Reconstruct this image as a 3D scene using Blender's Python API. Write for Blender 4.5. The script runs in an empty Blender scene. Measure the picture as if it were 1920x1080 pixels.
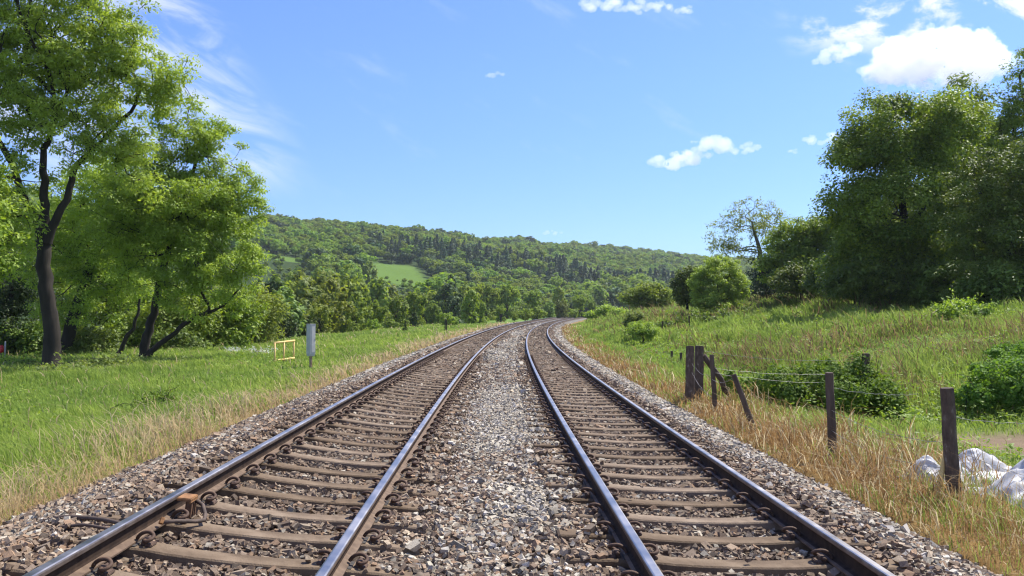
import bpy, bmesh, math, numpy as np
from mathutils import Vector
PI = math.pi
R = math.radians
sc = bpy.context.scene
COL = sc.collection
rng = np.random.default_rng(7)

# ------------------------------------------------------------------ helpers
def tag(o, label=None, cat=None, group=None, kind=None):
    if label: o['label'] = label
    if cat: o['category'] = cat
    if group: o['group'] = group
    if kind: o['kind'] = kind
    return o

def empty(name, loc, label, cat, group=None, rz=0.0):
    o = bpy.data.objects.new(name, None)
    o.empty_display_size = 0.3
    COL.objects.link(o)
    o.location = loc
    o.rotation_euler = (0, 0, rz)
    return tag(o, label, cat, group)

def mesh_np(name, V, Q, mats, midx=None, attrs=None, smooth=False):
    """V (n,3), Q (m,4) quads."""
    V = np.ascontiguousarray(V, dtype=np.float32)
    Q = np.ascontiguousarray(Q, dtype=np.int32)
    me = bpy.data.meshes.new(name)
    k = Q.shape[1]
    me.vertices.add(len(V)); me.vertices.foreach_set('co', V.ravel())
    me.loops.add(Q.size); me.loops.foreach_set('vertex_index', Q.ravel())
    me.polygons.add(len(Q)); me.polygons.foreach_set('loop_start', np.arange(0, Q.size, k, dtype=np.int32))
    if midx is not None:
        me.polygons.foreach_set('material_index', np.asarray(midx, dtype=np.int32))
    me.polygons.foreach_set('use_smooth', np.full(len(Q), smooth, dtype=bool))
    for an, a in (attrs or {}).items():
        a = np.asarray(a, dtype=np.float32)
        if a.ndim == 1:
            at = me.attributes.new(an, 'FLOAT', 'POINT'); at.data.foreach_set('value', a)
        else:
            if a.shape[1] == 3: a = np.hstack([a, np.ones((len(a), 1), np.float32)])
            at = me.attributes.new(an, 'FLOAT_COLOR', 'POINT'); at.data.foreach_set('color', a.ravel())
    me.update(calc_edges=True)
    for m in (mats if isinstance(mats, (list, tuple)) else [mats]): me.materials.append(m)
    return me

def link(name, me, parent=None, loc=(0, 0, 0)):
    o = bpy.data.objects.new(name, me)
    COL.objects.link(o)
    o.location = loc
    if parent is not None: o.parent = parent
    return o

class MB:
    """collects shapes, builds one mesh"""
    def __init__(s): s.v = []; s.f = []; s.m = []
    def add(s, V, F, mi=0):
        b = len(s.v); s.v += [tuple(map(float, p)) for p in V]
        s.f += [tuple(int(i) + b for i in f) for f in F]; s.m += [mi] * len(F)
    def box(s, c, d, rot=None, mi=0, top=1.0):
        x, y, z = d[0] / 2, d[1] / 2, d[2] / 2
        P = np.array([(-x, -y, -z), (x, -y, -z), (x, y, -z), (-x, y, -z), (-x * top, -y * top, z), (x * top, -y * top, z), (x * top, y * top, z), (-x * top, y * top, z)])
        if rot is not None: P = P @ np.array(rot.to_matrix()).T
        s.add(P + np.array(c), [(3, 2, 1, 0), (4, 5, 6, 7), (0, 1, 5, 4), (1, 2, 6, 5), (2, 3, 7, 6), (3, 0, 4, 7)], mi)
    def tube(s, pts, rad, n=8, mi=0, cap=True):
        V, F = tube_np(np.array(pts, float), np.array(rad, float) if np.ndim(rad) else np.full(len(pts), float(rad)), n)
        b = len(s.v); s.add(V, F, mi)
        if cap:
            m = len(pts)
            s.f.append(tuple(b + i for i in range(n))[::-1]); s.m.append(mi)
            s.f.append(tuple(b + (m - 1) * n + i for i in range(n))); s.m.append(mi)
    def build(s, name, mats, parent=None, loc=(0, 0, 0), bevel=0.0, smooth=False, seg=2):
        me = bpy.data.meshes.new(name)
        me.from_pydata(s.v, [], s.f)
        me.polygons.foreach_set('material_index', np.array(s.m, dtype=np.int32))
        me.polygons.foreach_set('use_smooth', np.full(len(s.f), smooth, dtype=bool))
        for m in (mats if isinstance(mats, (list, tuple)) else [mats]): me.materials.append(m)
        me.update()
        if bevel > 0:
            bm = bmesh.new(); bm.from_mesh(me)
            es = [e for e in bm.edges if len(e.link_faces) == 2 and e.calc_face_angle(0) > 0.5]
            bmesh.ops.bevel(bm, geom=es, offset=bevel, segments=seg, affect='EDGES', clamp_overlap=True)
            bm.to_mesh(me); bm.free()
        return link(name, me, parent, loc)

def tube_np(P, r, n=6):
    m = len(P)
    T = np.gradient(P, axis=0); T /= np.linalg.norm(T, axis=1)[:, None] + 1e-9
    ref = np.array([0.0, 0, 1]) if abs(T[:, 2]).mean() < 0.8 else np.array([1.0, 0, 0])
    A = np.cross(T, ref); A /= np.linalg.norm(A, axis=1)[:, None] + 1e-9
    B = np.cross(T, A)
    a = np.linspace(0, 2 * PI, n, endpoint=False)
    V = P[:, None] + r[:, None, None] * (np.cos(a)[None, :, None] * A[:, None] + np.sin(a)[None, :, None] * B[:, None])
    i = np.arange(m - 1)[:, None] * n; j = np.arange(n)[None]; j2 = (j + 1) % n
    F = np.stack([i + j, i + j2, i + n + j2, i + n + j], -1).reshape(-1, 4)
    return V.reshape(-1, 3), F

class VNoise:
    def __init__(s, seed): s.g = np.random.default_rng(seed).random((256, 256))
    def __call__(s, x, y, scale=1.0):
        x = np.asarray(x, float) / scale; y = np.asarray(y, float) / scale
        xi = np.floor(x).astype(int); yi = np.floor(y).astype(int)
        fx = x - xi; fy = y - yi
        fx = fx * fx * (3 - 2 * fx); fy = fy * fy * (3 - 2 * fy)
        g = s.g; a = xi & 255; b = (xi + 1) & 255; c = yi & 255; d = (yi + 1) & 255
        return (g[a, c] * (1 - fx) + g[b, c] * fx) * (1 - fy) + (g[a, d] * (1 - fx) + g[b, d] * fx) * fy
N1, N2, N3 = VNoise(1), VNoise(2), VNoise(3)
def fbm(x, y, s): return N1(x, y, s) * .5 + N2(x, y, s * .47) * .3 + N3(x, y, s * .21) * .2
def sstep(a, b, x):
    t = np.clip((np.asarray(x, float) - a) / (b - a), 0, 1); return t * t * (3 - 2 * t)

# ------------------------------------------------------------------ camera model of the place
F, HY, CZ = 1550.0, 588.8, 1.6
def PX(px, d): return (px - 960) / F * d
def PZ(py, d): return CZ + (HY - py) / F * d
A0, CV, G = -0.026446, 0.000947, 18.9e-6
UL, UR, KL, KR = -1.8065, 1.7731, 0.109, 0.0336
ZL, ZR = CZ - 1.52407, CZ - 1.62394          # rail top level at the two track centres
def slope(y): return A0 + CV * np.asarray(y, float)
def cx(y): y = np.asarray(y, float); return A0 * y + CV / 2 * y * y
def grade(y): return G * np.clip(y, 0, 260) ** 2
def U(x, y):
    return (np.asarray(x, float) - cx(y)) / np.sqrt(1 + slope(y) ** 2)
def TP(y, u):      # point at lateral u from the line at station y (no height)
    s = slope(y); n = 1 / np.sqrt(1 + s * s)
    return cx(y) + n * u, y - s * n * u
def railtop(u, y, left): return (ZL - KL * (u - UL) if left else ZR - KR * (u - UR)) + grade(y)
def bedz(u, y):    # ballast / sleeper-top level
    u = np.asarray(u, float)
    uu = np.clip(u, -3.05, 3.0)
    zl = ZL - KL * (uu - UL); zr = ZR - KR * (uu - UR)
    t = np.clip((uu + .55) / 1.07, 0, 1)
    z = zl * (1 - t) + zr * t - .165
    z = np.where(u < -3.35, z - (-3.35 - u) * .30, z)
    z = np.where(u > 3.3, z - (u - 3.3) * .30, z)
    return z + grade(y)

def H(x, y):
    x = np.asarray(x, float); y = np.asarray(y, float)
    yc = np.minimum(y, 330)
    u = U(x, y)
    lt = np.maximum(0, -u - 5)
    left = -.38 - .012 * np.minimum(lt, 15) - 4.2 * sstep(15, 34, -u) * sstep(42, 80, y) - 1.0 * sstep(18, 40, -u)
    a = np.clip((y - 25) / 45, 0, 1)
    u0 = 9.5 - 4.5 * a; s = .15 + .05 * np.clip((y - 50) / 60, 0, 1)
    v = np.maximum(0, u - u0)
    right = -.40 + 12 * (1 - np.exp(-v * s / 12)) - .25 * np.exp(-((u - u0) / 2.5) ** 2) * .6
    z = np.where(u < 0, left, right)
    z = np.where(np.abs(u) < 3.9, -.75, z)
    z = z + grade(y)
    d = (x - y + 900) / 1.41421
    t = np.clip((420 - d) / 420, 0, 1)
    f = t * (1.25 - .25 * t)
    z = z + 80 * f + (fbm(x, y, 90) - .5) * 16 * sstep(0.03, .3, t)
    z = z + (fbm(x, y, 9) - .5) * .35 * sstep(5, 9, np.abs(u))
    return z
def h1(x, y): return float(H(x, y))

# ------------------------------------------------------------------ materials
def mat(name):
    m = bpy.data.materials.new(name); m.use_nodes = True
    nt = m.node_tree; nt.nodes.clear()
    out = nt.nodes.new('ShaderNodeOutputMaterial')
    return m, nt, out
def N(nt, t, **kw):
    n = nt.nodes.new(t)
    for k, v in kw.items():
        if k in n.inputs: n.inputs[k].default_value = v
        else: setattr(n, k, v)
    return n
def L(nt, a, b): nt.links.new(a, b)
def mixc(nt, fac, a, b, mode='MIX'):
    n = nt.nodes.new('ShaderNodeMix'); n.data_type = 'RGBA'; n.blend_type = mode
    for s, v in ((0, fac), (6, a), (7, b)):
        if isinstance(v, bpy.types.NodeSocket): nt.links.new(v, n.inputs[s])
        elif s == 0: n.inputs[0].default_value = v
        else: n.inputs[s].default_value = (*v, 1)
    return n.outputs[2]
def math_(nt, op, a, b=0.0, c=None, clamp=False):
    n = nt.nodes.new('ShaderNodeMath'); n.operation = op; n.use_clamp = clamp
    for i, v in enumerate((a, b, c)):
        if v is None: continue
        if isinstance(v, bpy.types.NodeSocket): nt.links.new(v, n.inputs[i])
        else: n.inputs[i].default_value = v
    return n.outputs[0]
def ramp(nt, fac, stops):
    n = nt.nodes.new('ShaderNodeValToRGB'); e = n.color_ramp.elements
    while len(e) < len(stops): e.new(0.5)
    for i, (p, c) in enumerate(stops): e[i].position = p; e[i].color = (*c, 1)
    nt.links.new(fac, n.inputs[0]); return n.outputs[0]
def noise(nt, scale, detail=4, rough=.55, vec=None, obj=False):
    n = nt.nodes.new('ShaderNodeTexNoise'); n.inputs['Scale'].default_value = scale
    n.inputs['Detail'].default_value = detail; n.inputs['Roughness'].default_value = rough
    if vec is None:
        tc = nt.nodes.new('ShaderNodeTexCoord'); vec = tc.outputs['Object']
    nt.links.new(vec, n.inputs['Vector']); return n
def rough_mat(name, stops, scale=6, rough=.85, bump=.3, bscale=40, metal=0.0, spec=.3, stretch=None):
    m, nt, out = mat(name)
    tc = nt.nodes.new('ShaderNodeTexCoord'); vec = tc.outputs['Object']
    if stretch:
        mp = nt.nodes.new('ShaderNodeMapping'); mp.inputs['Scale'].default_value = stretch
        nt.links.new(vec, mp.inputs[0]); vec = mp.outputs[0]
    n = noise(nt, scale, 6, .6, vec)
    b = N(nt, 'ShaderNodeBsdfPrincipled', Roughness=rough, Metallic=metal)
    b.inputs['Specular IOR Level'].default_value = spec
    L(nt, ramp(nt, n.outputs[0], stops), b.inputs['Base Color'])
    if bump:
        bn = noise(nt, bscale, 5, .65, vec)
        bp = N(nt, 'ShaderNodeBump', Strength=bump, Distance=.02); L(nt, bn.outputs[0], bp.inputs['Height'])
        L(nt, bp.outputs[0], b.inputs['Normal'])
    L(nt, b.outputs[0], out.inputs[0])
    return m
def leaf_mat(name, c0, c1, trans=.34, tcol=None, var=.25, spec=.25, rough=.5):
    """leaf colour runs c0..c1 with the 'tint' attribute of each leaf, shifted a little from plant to plant"""
    m, nt, out = mat(name)
    at = N(nt, 'ShaderNodeAttribute', attribute_name='tint')
    oi = nt.nodes.new('ShaderNodeObjectInfo')
    c = mixc(nt, at.outputs['Fac'], c0, c1)
    hv = nt.nodes.new('ShaderNodeHueSaturation')
    L(nt, c, hv.inputs['Color'])
    L(nt, math_(nt, 'MULTIPLY_ADD', oi.outputs['Random'], .05 * var / .25, .5 - .025 * var / .25), hv.inputs['Hue'])
    L(nt, math_(nt, 'MULTIPLY_ADD', oi.outputs['Random'], 2 * var, 1 - var), hv.inputs['Value'])
    b = N(nt, 'ShaderNodeBsdfPrincipled', Roughness=rough)
    b.inputs['Specular IOR Level'].default_value = spec
    L(nt, hv.outputs[0], b.inputs['Base Color'])
    tr = nt.nodes.new('ShaderNodeBsdfTranslucent')
    L(nt, mixc(nt, 1.0, hv.outputs[0], tcol or (1.45, 1.42, .5), 'MULTIPLY'), tr.inputs[0])
    mx = N(nt, 'ShaderNodeMixShader'); mx.inputs[0].default_value = trans
    L(nt, b.outputs[0], mx.inputs[1]); L(nt, tr.outputs[0], mx.inputs[2]); L(nt, mx.outputs[0], out.inputs[0])
    return m
def vcol_mat(name, trans=.3, rough=.6, spec=.2):
    m, nt, out = mat(name)
    at = N(nt, 'ShaderNodeAttribute', attribute_name='Col')
    b = N(nt, 'ShaderNodeBsdfPrincipled', Roughness=rough); b.inputs['Specular IOR Level'].default_value = spec
    L(nt, at.outputs['Color'], b.inputs['Base Color'])
    if trans > 0:
        tr = nt.nodes.new('ShaderNodeBsdfTranslucent'); L(nt, at.outputs['Color'], tr.inputs[0])
        mx = N(nt, 'ShaderNodeMixShader'); mx.inputs[0].default_value = trans
        L(nt, b.outputs[0], mx.inputs[1]); L(nt, tr.outputs[0], mx.inputs[2]); L(nt, mx.outputs[0], out.inputs[0])
    else: L(nt, b.outputs[0], out.inputs[0])
    return m

M = {}
M['bark'] = rough_mat('bark', [(.3, (.014, .011, .009)), (.7, (.042, .034, .026))], 5, .9, .6, 18, stretch=(1, 1, .25))
M['bark_pale'] = rough_mat('bark_pale', [(.3, (.07, .06, .045)), (.7, (.16, .14, .11))], 5, .9, .5, 18, stretch=(1, 1, .25))
M['ash'] = leaf_mat('ash_leaf', (.17, .24, .036), (.39, .47, .09), .44, var=.06)
M['ash_young'] = leaf_mat('ash_leaf_young', (.165, .255, .036), (.37, .48, .09), .44, var=.03)
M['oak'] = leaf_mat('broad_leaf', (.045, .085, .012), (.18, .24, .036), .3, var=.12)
M['sycamore'] = leaf_mat('sycamore_leaf', (.05, .10, .011), (.29, .37, .04), .34, var=.05)
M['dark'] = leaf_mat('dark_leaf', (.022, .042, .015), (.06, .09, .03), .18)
M['bush'] = leaf_mat('bush_leaf', (.125, .195, .028), (.28, .37, .06), .44, var=.12)
M['bramble'] = leaf_mat('bramble_leaf', (.055, .13, .018), (.19, .29, .045), .34, spec=.12, rough=.6, var=.1)
M['willow'] = leaf_mat('willow_leaf', (.12, .175, .045), (.24, .30, .09), .38, spec=.15)
M['olive'] = leaf_mat('olive_leaf', (.15, .185, .038), (.26, .30, .065), .42, spec=.15, var=.15)
M['conifer'] = leaf_mat('conifer_needle', (.03, .058, .024), (.08, .125, .048), .14, var=.3, spec=.1)
M['hill'] = leaf_mat('wood_leaf', (.125, .19, .035), (.23, .31, .06), .44, var=.2, spec=.1)
M['hill_dark'] = leaf_mat('wood_leaf_dark', (.045, .08, .028), (.095, .145, .05), .25, var=.25, spec=.1)
M['valley'] = leaf_mat('valley_leaf', (.12, .18, .03), (.26, .33, .06), .44, var=.2, spec=.1)
M['weed'] = leaf_mat('weed_leaf', (.10, .18, .026), (.28, .37, .065), .38, spec=.15, var=.02)
M['blossom'] = leaf_mat('white_blossom', (.5, .52, .42), (.75, .76, .66), .3, (1, 1, 1), var=.05)

# ------------------------------------------------------------------ ground sheet
def build_ground():
    gy = np.concatenate([np.arange(-25, 45, .45), 45 * 1.02 ** np.arange(0, 186)])
    t = np.linspace(-1, 1, 321)
    gx = np.sign(t) * (np.abs(t) * 26 + 1500 * np.abs(t) ** 6)
    X, Y = np.meshgrid(gx, gy)
    X = X + cx(np.clip(Y, 0, 120)) * np.exp(-(np.abs(X) / 80) ** 2)
    Z = H(X, Y)
    ny, nx = X.shape
    i = np.arange(ny - 1)[:, None] * nx; j = np.arange(nx - 1)[None]
    Q = np.stack([i + j, i + j + 1, i + nx + j + 1, i + nx + j], -1).reshape(-1, 4)
    x, y = X.ravel(), Y.ravel()
    u = U(x, y)
    n = fbm(x, y, 4)
    base = np.array([.11, .18, .03])[None] * (.75 + .5 * fbm(x, y, 14))[:, None]
    dl = (1 - sstep(-1.0, 1.0, (-u - 5.9) + (n - .5) * 1.8)) * (u < -3)
    dr = (1 - sstep(-1.0, 1.0, (u - 5.2) + (n - .5) * 1.8)) * (u > 3)
    dry = np.clip(dl + dr, 0, 1)[:, None]
    dc = np.where((u < 0)[:, None], np.array([[.25, .19, .09]]), np.array([[.22, .14, .05]]))
    c = base * (1 - dry) + dc * dry
    e = np.exp(-(((x - 9.2) / 2.8) ** 2 + ((y - 13.7) / 1.7) ** 2) * 1.1)
    soil = np.clip(e * 1.9 - .25 + (n - .5) * .5, 0, 1)[:, None]
    c = c * (1 - soil) + np.array([[.19, .14, .09]]) * soil
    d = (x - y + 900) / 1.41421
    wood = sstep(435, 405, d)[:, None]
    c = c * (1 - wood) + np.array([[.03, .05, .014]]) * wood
    fld = field_mask(x, y)[:, None]
    c = c * (1 - fld) + np.array([[.085, .145, .022]]) * fld
    m, nt, out = mat('meadow_soil')
    at = N(nt, 'ShaderNodeAttribute', attribute_name='Col')
    ns = noise(nt, 3.0, 6, .7)
    ns2 = noise(nt, 38.0, 4, .7)
    v = math_(nt, 'ADD', math_(nt, 'MULTIPLY', ns.outputs[0], .8), math_(nt, 'MULTIPLY', ns2.outputs[0], .7))
    hv = nt.nodes.new('ShaderNodeHueSaturation'); L(nt, at.outputs['Color'], hv.inputs['Color'])
    L(nt, math_(nt, 'ADD', v, .25), hv.inputs['Value'])
    b = N(nt, 'ShaderNodeBsdfPrincipled', Roughness=.95); b.inputs['Specular IOR Level'].default_value = .1
    L(nt, hv.outputs[0], b.inputs['Base Color'])
    bp = N(nt, 'ShaderNodeBump', Strength=.6, Distance=.06); L(nt, ns2.outputs[0], bp.inputs['Height']); L(nt, bp.outputs[0], b.inputs['Normal'])
    L(nt, b.outputs[0], out.inputs[0])
    me = mesh_np('ground', np.stack([x, y, Z.ravel()], 1), Q, m, attrs={'Col': c}, smooth=True)
    o = link('ground', me); tag(o, 'grassy valley floor and hillside', kind='structure')

def field_mask(x, y):
    az = x / np.maximum(y, 1); r = y
    wob = (fbm(x, y, 40) - .5)
    a = sstep(-.182, -.168, az + wob * .02) * sstep(-.098, -.115, az + wob * .02 + (r - 420) * .00018) * sstep(372, 378, r + wob * 14) * sstep(472, 462, r - wob * 20)
    b = sstep(-.33, -.31, az) * sstep(-.245, -.26, az) * sstep(384, 390, r) * sstep(422, 414, r - wob * 20)
    return np.clip(a + b, 0, 1)
build_ground()

# ------------------------------------------------------------------ ballast bed
def stations(y0, y1, s0=.35, k=1.035):
    ys = [y0]; s = s0
    while ys[-1] < y1:
        ys.append(ys[-1] + s)
        if ys[-1] > 15: s *= k
    return np.array(ys)
def build_bed():
    ys = stations(-6, 330, .4, 1.03)
    us = np.concatenate([[-4.75, -4.4, -4.0, -3.7], np.arange(-3.4, 3.41, .2), [3.7, 4.0, 4.3]])
    Yg, Ug = np.meshgrid(ys, us, indexing='ij')
    X, Y = TP(Yg, Ug)
    Z = bedz(Ug, Yg) - .045 - .04 * (np.minimum(np.abs(Ug - UL), np.abs(Ug - UR)) < .66) + (fbm(X * 3, Y * 3, 1) - .5) * .03
    Z[:, 0] -= .25; Z[:, -1] -= .25
    ny, nu = X.shape
    i = np.arange(ny - 1)[:, None] * nu; j = np.arange(nu - 1)[None]
    Q = np.stack([i + j, i + j + 1, i + nu + j + 1, i + nu + j], -1).reshape(-1, 4)
    m, nt, out = mat('ballast_bed')
    at = N(nt, 'ShaderNodeAttribute', attribute_name='grey')
    tc = nt.nodes.new('ShaderNodeTexCoord')
    vo = nt.nodes.new('ShaderNodeTexVoronoi'); vo.inputs['Scale'].default_value = 17
    L(nt, tc.outputs['Object'], vo.inputs['Vector'])
    sx = nt.nodes.new('ShaderNodeSeparateColor'); L(nt, vo.outputs['Color'], sx.inputs[0])
    brown = ramp(nt, sx.outputs[0], [(0, (.05, .035, .027)), (.45, (.11, .078, .057)), (.8, (.16, .112, .08)), (1, (.22, .18, .14))])
    grey = ramp(nt, sx.outputs[0], [(0, (.09, .083, .074)), (.45, (.20, .187, .165)), (.8, (.27, .25, .22)), (1, (.35, .33, .29))])
    c = mixc(nt, at.outputs['Fac'], brown, grey)
    b = N(nt, 'ShaderNodeBsdfPrincipled', Roughness=.9); b.inputs['Specular IOR Level'].default_value = .2
    L(nt, mixc(nt, 1.0, c, (.72, .70, .66), 'MULTIPLY'), b.inputs['Base Color'])
    bp = N(nt, 'ShaderNodeBump', Strength=1.0, Distance=.05, invert=True); L(nt, vo.outputs['Distance'], bp.inputs['Height']); L(nt, bp.outputs[0], b.inputs['Normal'])
    L(nt, b.outputs[0], out.inputs[0])
    me = mesh_np('ballast_bed', np.stack([X.ravel(), Y.ravel(), Z.ravel()], 1), Q, m, attrs={'grey': greyness(Ug.ravel(), Yg.ravel())}, smooth=True)
    o = link('ballast_bed', me); tag(o, 'bed of track ballast under both lines', kind='structure')

def greyness(u, y):
    n = fbm(u * 1.3, y * .55, 1.0)
    mid = np.exp(-((u + .05 - .25 * np.sin(y * .13)) / .75) ** 2) * (.55 + .9 * sstep(.36, .6, fbm(u + 7, y * .5, 2.2))) * sstep(4, 8, y) * .9
    mid2 = .75 * np.exp(-((u - .35) / .35) ** 2) * sstep(18, 26, y)
    sh_r = sstep(3.0, 3.3, u) * (.6 + .6 * sstep(7, 18, y))
    sh_l = sstep(-3.05, -3.4, u) * (.2 + .8 * sstep(12, 28, y))
    return np.clip(np.maximum.reduce([mid, mid2, sh_r, sh_l]) + (n - .5) * .35, 0, 1)
build_bed()

# ------------------------------------------------------------------ sleepers positions, rails
SP = .642
SY0 = 5.28
def build_rails():
    ys = stations(-4, 330, .35, 1.03)
    # profile (lateral, height below top)  running edge rounded, web, foot
    prof = np.array([(-.022, 0), (.022, 0), (.032, -.004), (.036, -.013), (.036, -.034), (.028, -.042), (.010, -.055), (.0085, -.075), (.0085, -.118), (.014, -.134),
                     (.045, -.143), (.070, -.149), (.070, -.160), (-.070, -.160), (-.070, -.149), (-.045, -.143), (-.014, -.134), (-.0085, -.118), (-.0085, -.075), (-.010, -.055), (-.028, -.042), (-.036, -.034), (-.036, -.013), (-.032, -.004)])
    n = len(prof)
    rust = rough_mat('rail_rust', [(.3, (.075, .047, .03)), (.55, (.135, .09, .058)), (.8, (.19, .13, .085))], 14, .75, .15, 120, spec=.3)
    m, nt, out = mat('rail_steel')
    b = N(nt, 'ShaderNodeBsdfPrincipled', Metallic=1.0); ns = noise(nt, 3, 4)
    mp = nt.nodes.new('ShaderNodeTexCoord')
    L(nt, ramp(nt, ns.outputs[0], [(.3, (.30, .275, .25)), (.7, (.47, .44, .41))]), b.inputs['Base Color'])
    L(nt, math_(nt, 'MULTIPLY_ADD', ns.outputs[0], .35, .22), b.inputs['Roughness'])
    L(nt, b.outputs[0], out.inputs[0]); steel = m
    m2, nt, out = mat('rail_worn_edge')
    b = N(nt, 'ShaderNodeBsdfPrincipled', Metallic=.8, Roughness=.45); ns = noise(nt, 9, 4)
    L(nt, ramp(nt, ns.outputs[0], [(.3, (.16, .12, .10)), (.7, (.32, .27, .24))]), b.inputs['Base Color']); L(nt, b.outputs[0], out.inputs[0])
    web = rough_mat('rail_web_shade', [(.3, (.022, .014, .01)), (.7, (.06, .038, .025))], 14, .85, .15, 120, spec=.15)  # darker rust: the shade below the rail head is put into the web colour
    labs = ['leftmost of the four rails, bright topped with a rusty box fixed to it',
            'second rail from the left, lit brown on its flank beside the stony middle strip',
            'third rail from the left, dark shaded flank right of the middle strip',
            'rightmost of the four rails, dark shaded flank beside the fence side ballast']
    k = 0
    for uc, kk, lf in ((UL, KL, True), (UR, KR, False)):
        for sg in (-1, 1):
            u = uc + sg * .7525
            ca, sa = math.cos(math.atan(kk)), math.sin(math.atan(kk))
            tilt = -sg * .05
            V = []
            for (px, pz) in prof:
                a, c = px * math.cos(tilt) - pz * math.sin(tilt), px * math.sin(tilt) + pz * math.cos(tilt)
                lu = u + a * ca + c * sa
                x, y = TP(ys, lu)
                V.append(np.stack([x, y, railtop(u, ys, lf) - a * sa + c * ca], 1))
            V = np.stack(V, 1)
            m_ = len(ys)
            i = np.arange(m_ - 1)[:, None] * n; j = np.arange(n)[None]; j2 = (j + 1) % n
            Q = np.stack([i + j, i + n + j, i + n + j2, i + j2], -1).reshape(-1, 4)
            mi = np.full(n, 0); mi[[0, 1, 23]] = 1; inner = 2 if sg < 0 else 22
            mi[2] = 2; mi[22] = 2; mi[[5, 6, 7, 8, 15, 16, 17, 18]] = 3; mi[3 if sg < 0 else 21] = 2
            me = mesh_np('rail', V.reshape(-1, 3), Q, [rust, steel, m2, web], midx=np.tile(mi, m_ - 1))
            o = link('rail', me); tag(o, labs[k], 'rail', 'running rails of the two tracks'); k += 1
build_rails()

def sleeper_mesh():
    # length 2.5 along local x, lower in the middle
    xs = np.array([-1.25, -1.235, -1.0, -.80, -.62, -.45, -.25, 0, .25, .45, .62, .80, 1.0, 1.235, 1.25])
    zt = np.array([-.016, 0, 0, 0, -.002, -.018, -.026, -.028, -.026, -.018, -.002, 0, 0, 0, -.016])
    wt = np.array([.19, .20, .20, .205, .205, .195, .185, .18, .185, .195, .205, .205, .20, .20, .19])
    prof = []
    for x, z, w in zip(xs, zt, wt):
        h = w / 2
        prof.append([(x, -h - .03, -.2), (x, -h - .004, z - .012), (x, -h + .008, z), (x, h - .008, z), (x, h + .004, z - .012), (x, h + .03, -.2)])
    V = np.array(prof); m, n = V.shape[:2]
    i = np.arange(m - 1)[:, None] * n; j = np.arange(n - 1)[None]
    Q = np.stack([i + j, i + n + j, i + n + j + 1, i + j + 1], -1).reshape(-1, 4)
    mb = MB(); mb.add(V.reshape(-1, 3), Q)
    mb.f.append(tuple(range(n))); mb.m.append(0)
    mb.f.append(tuple((m - 1) * n + k for k in range(n))[::-1]); mb.m.append(0)
    return mb
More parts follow.
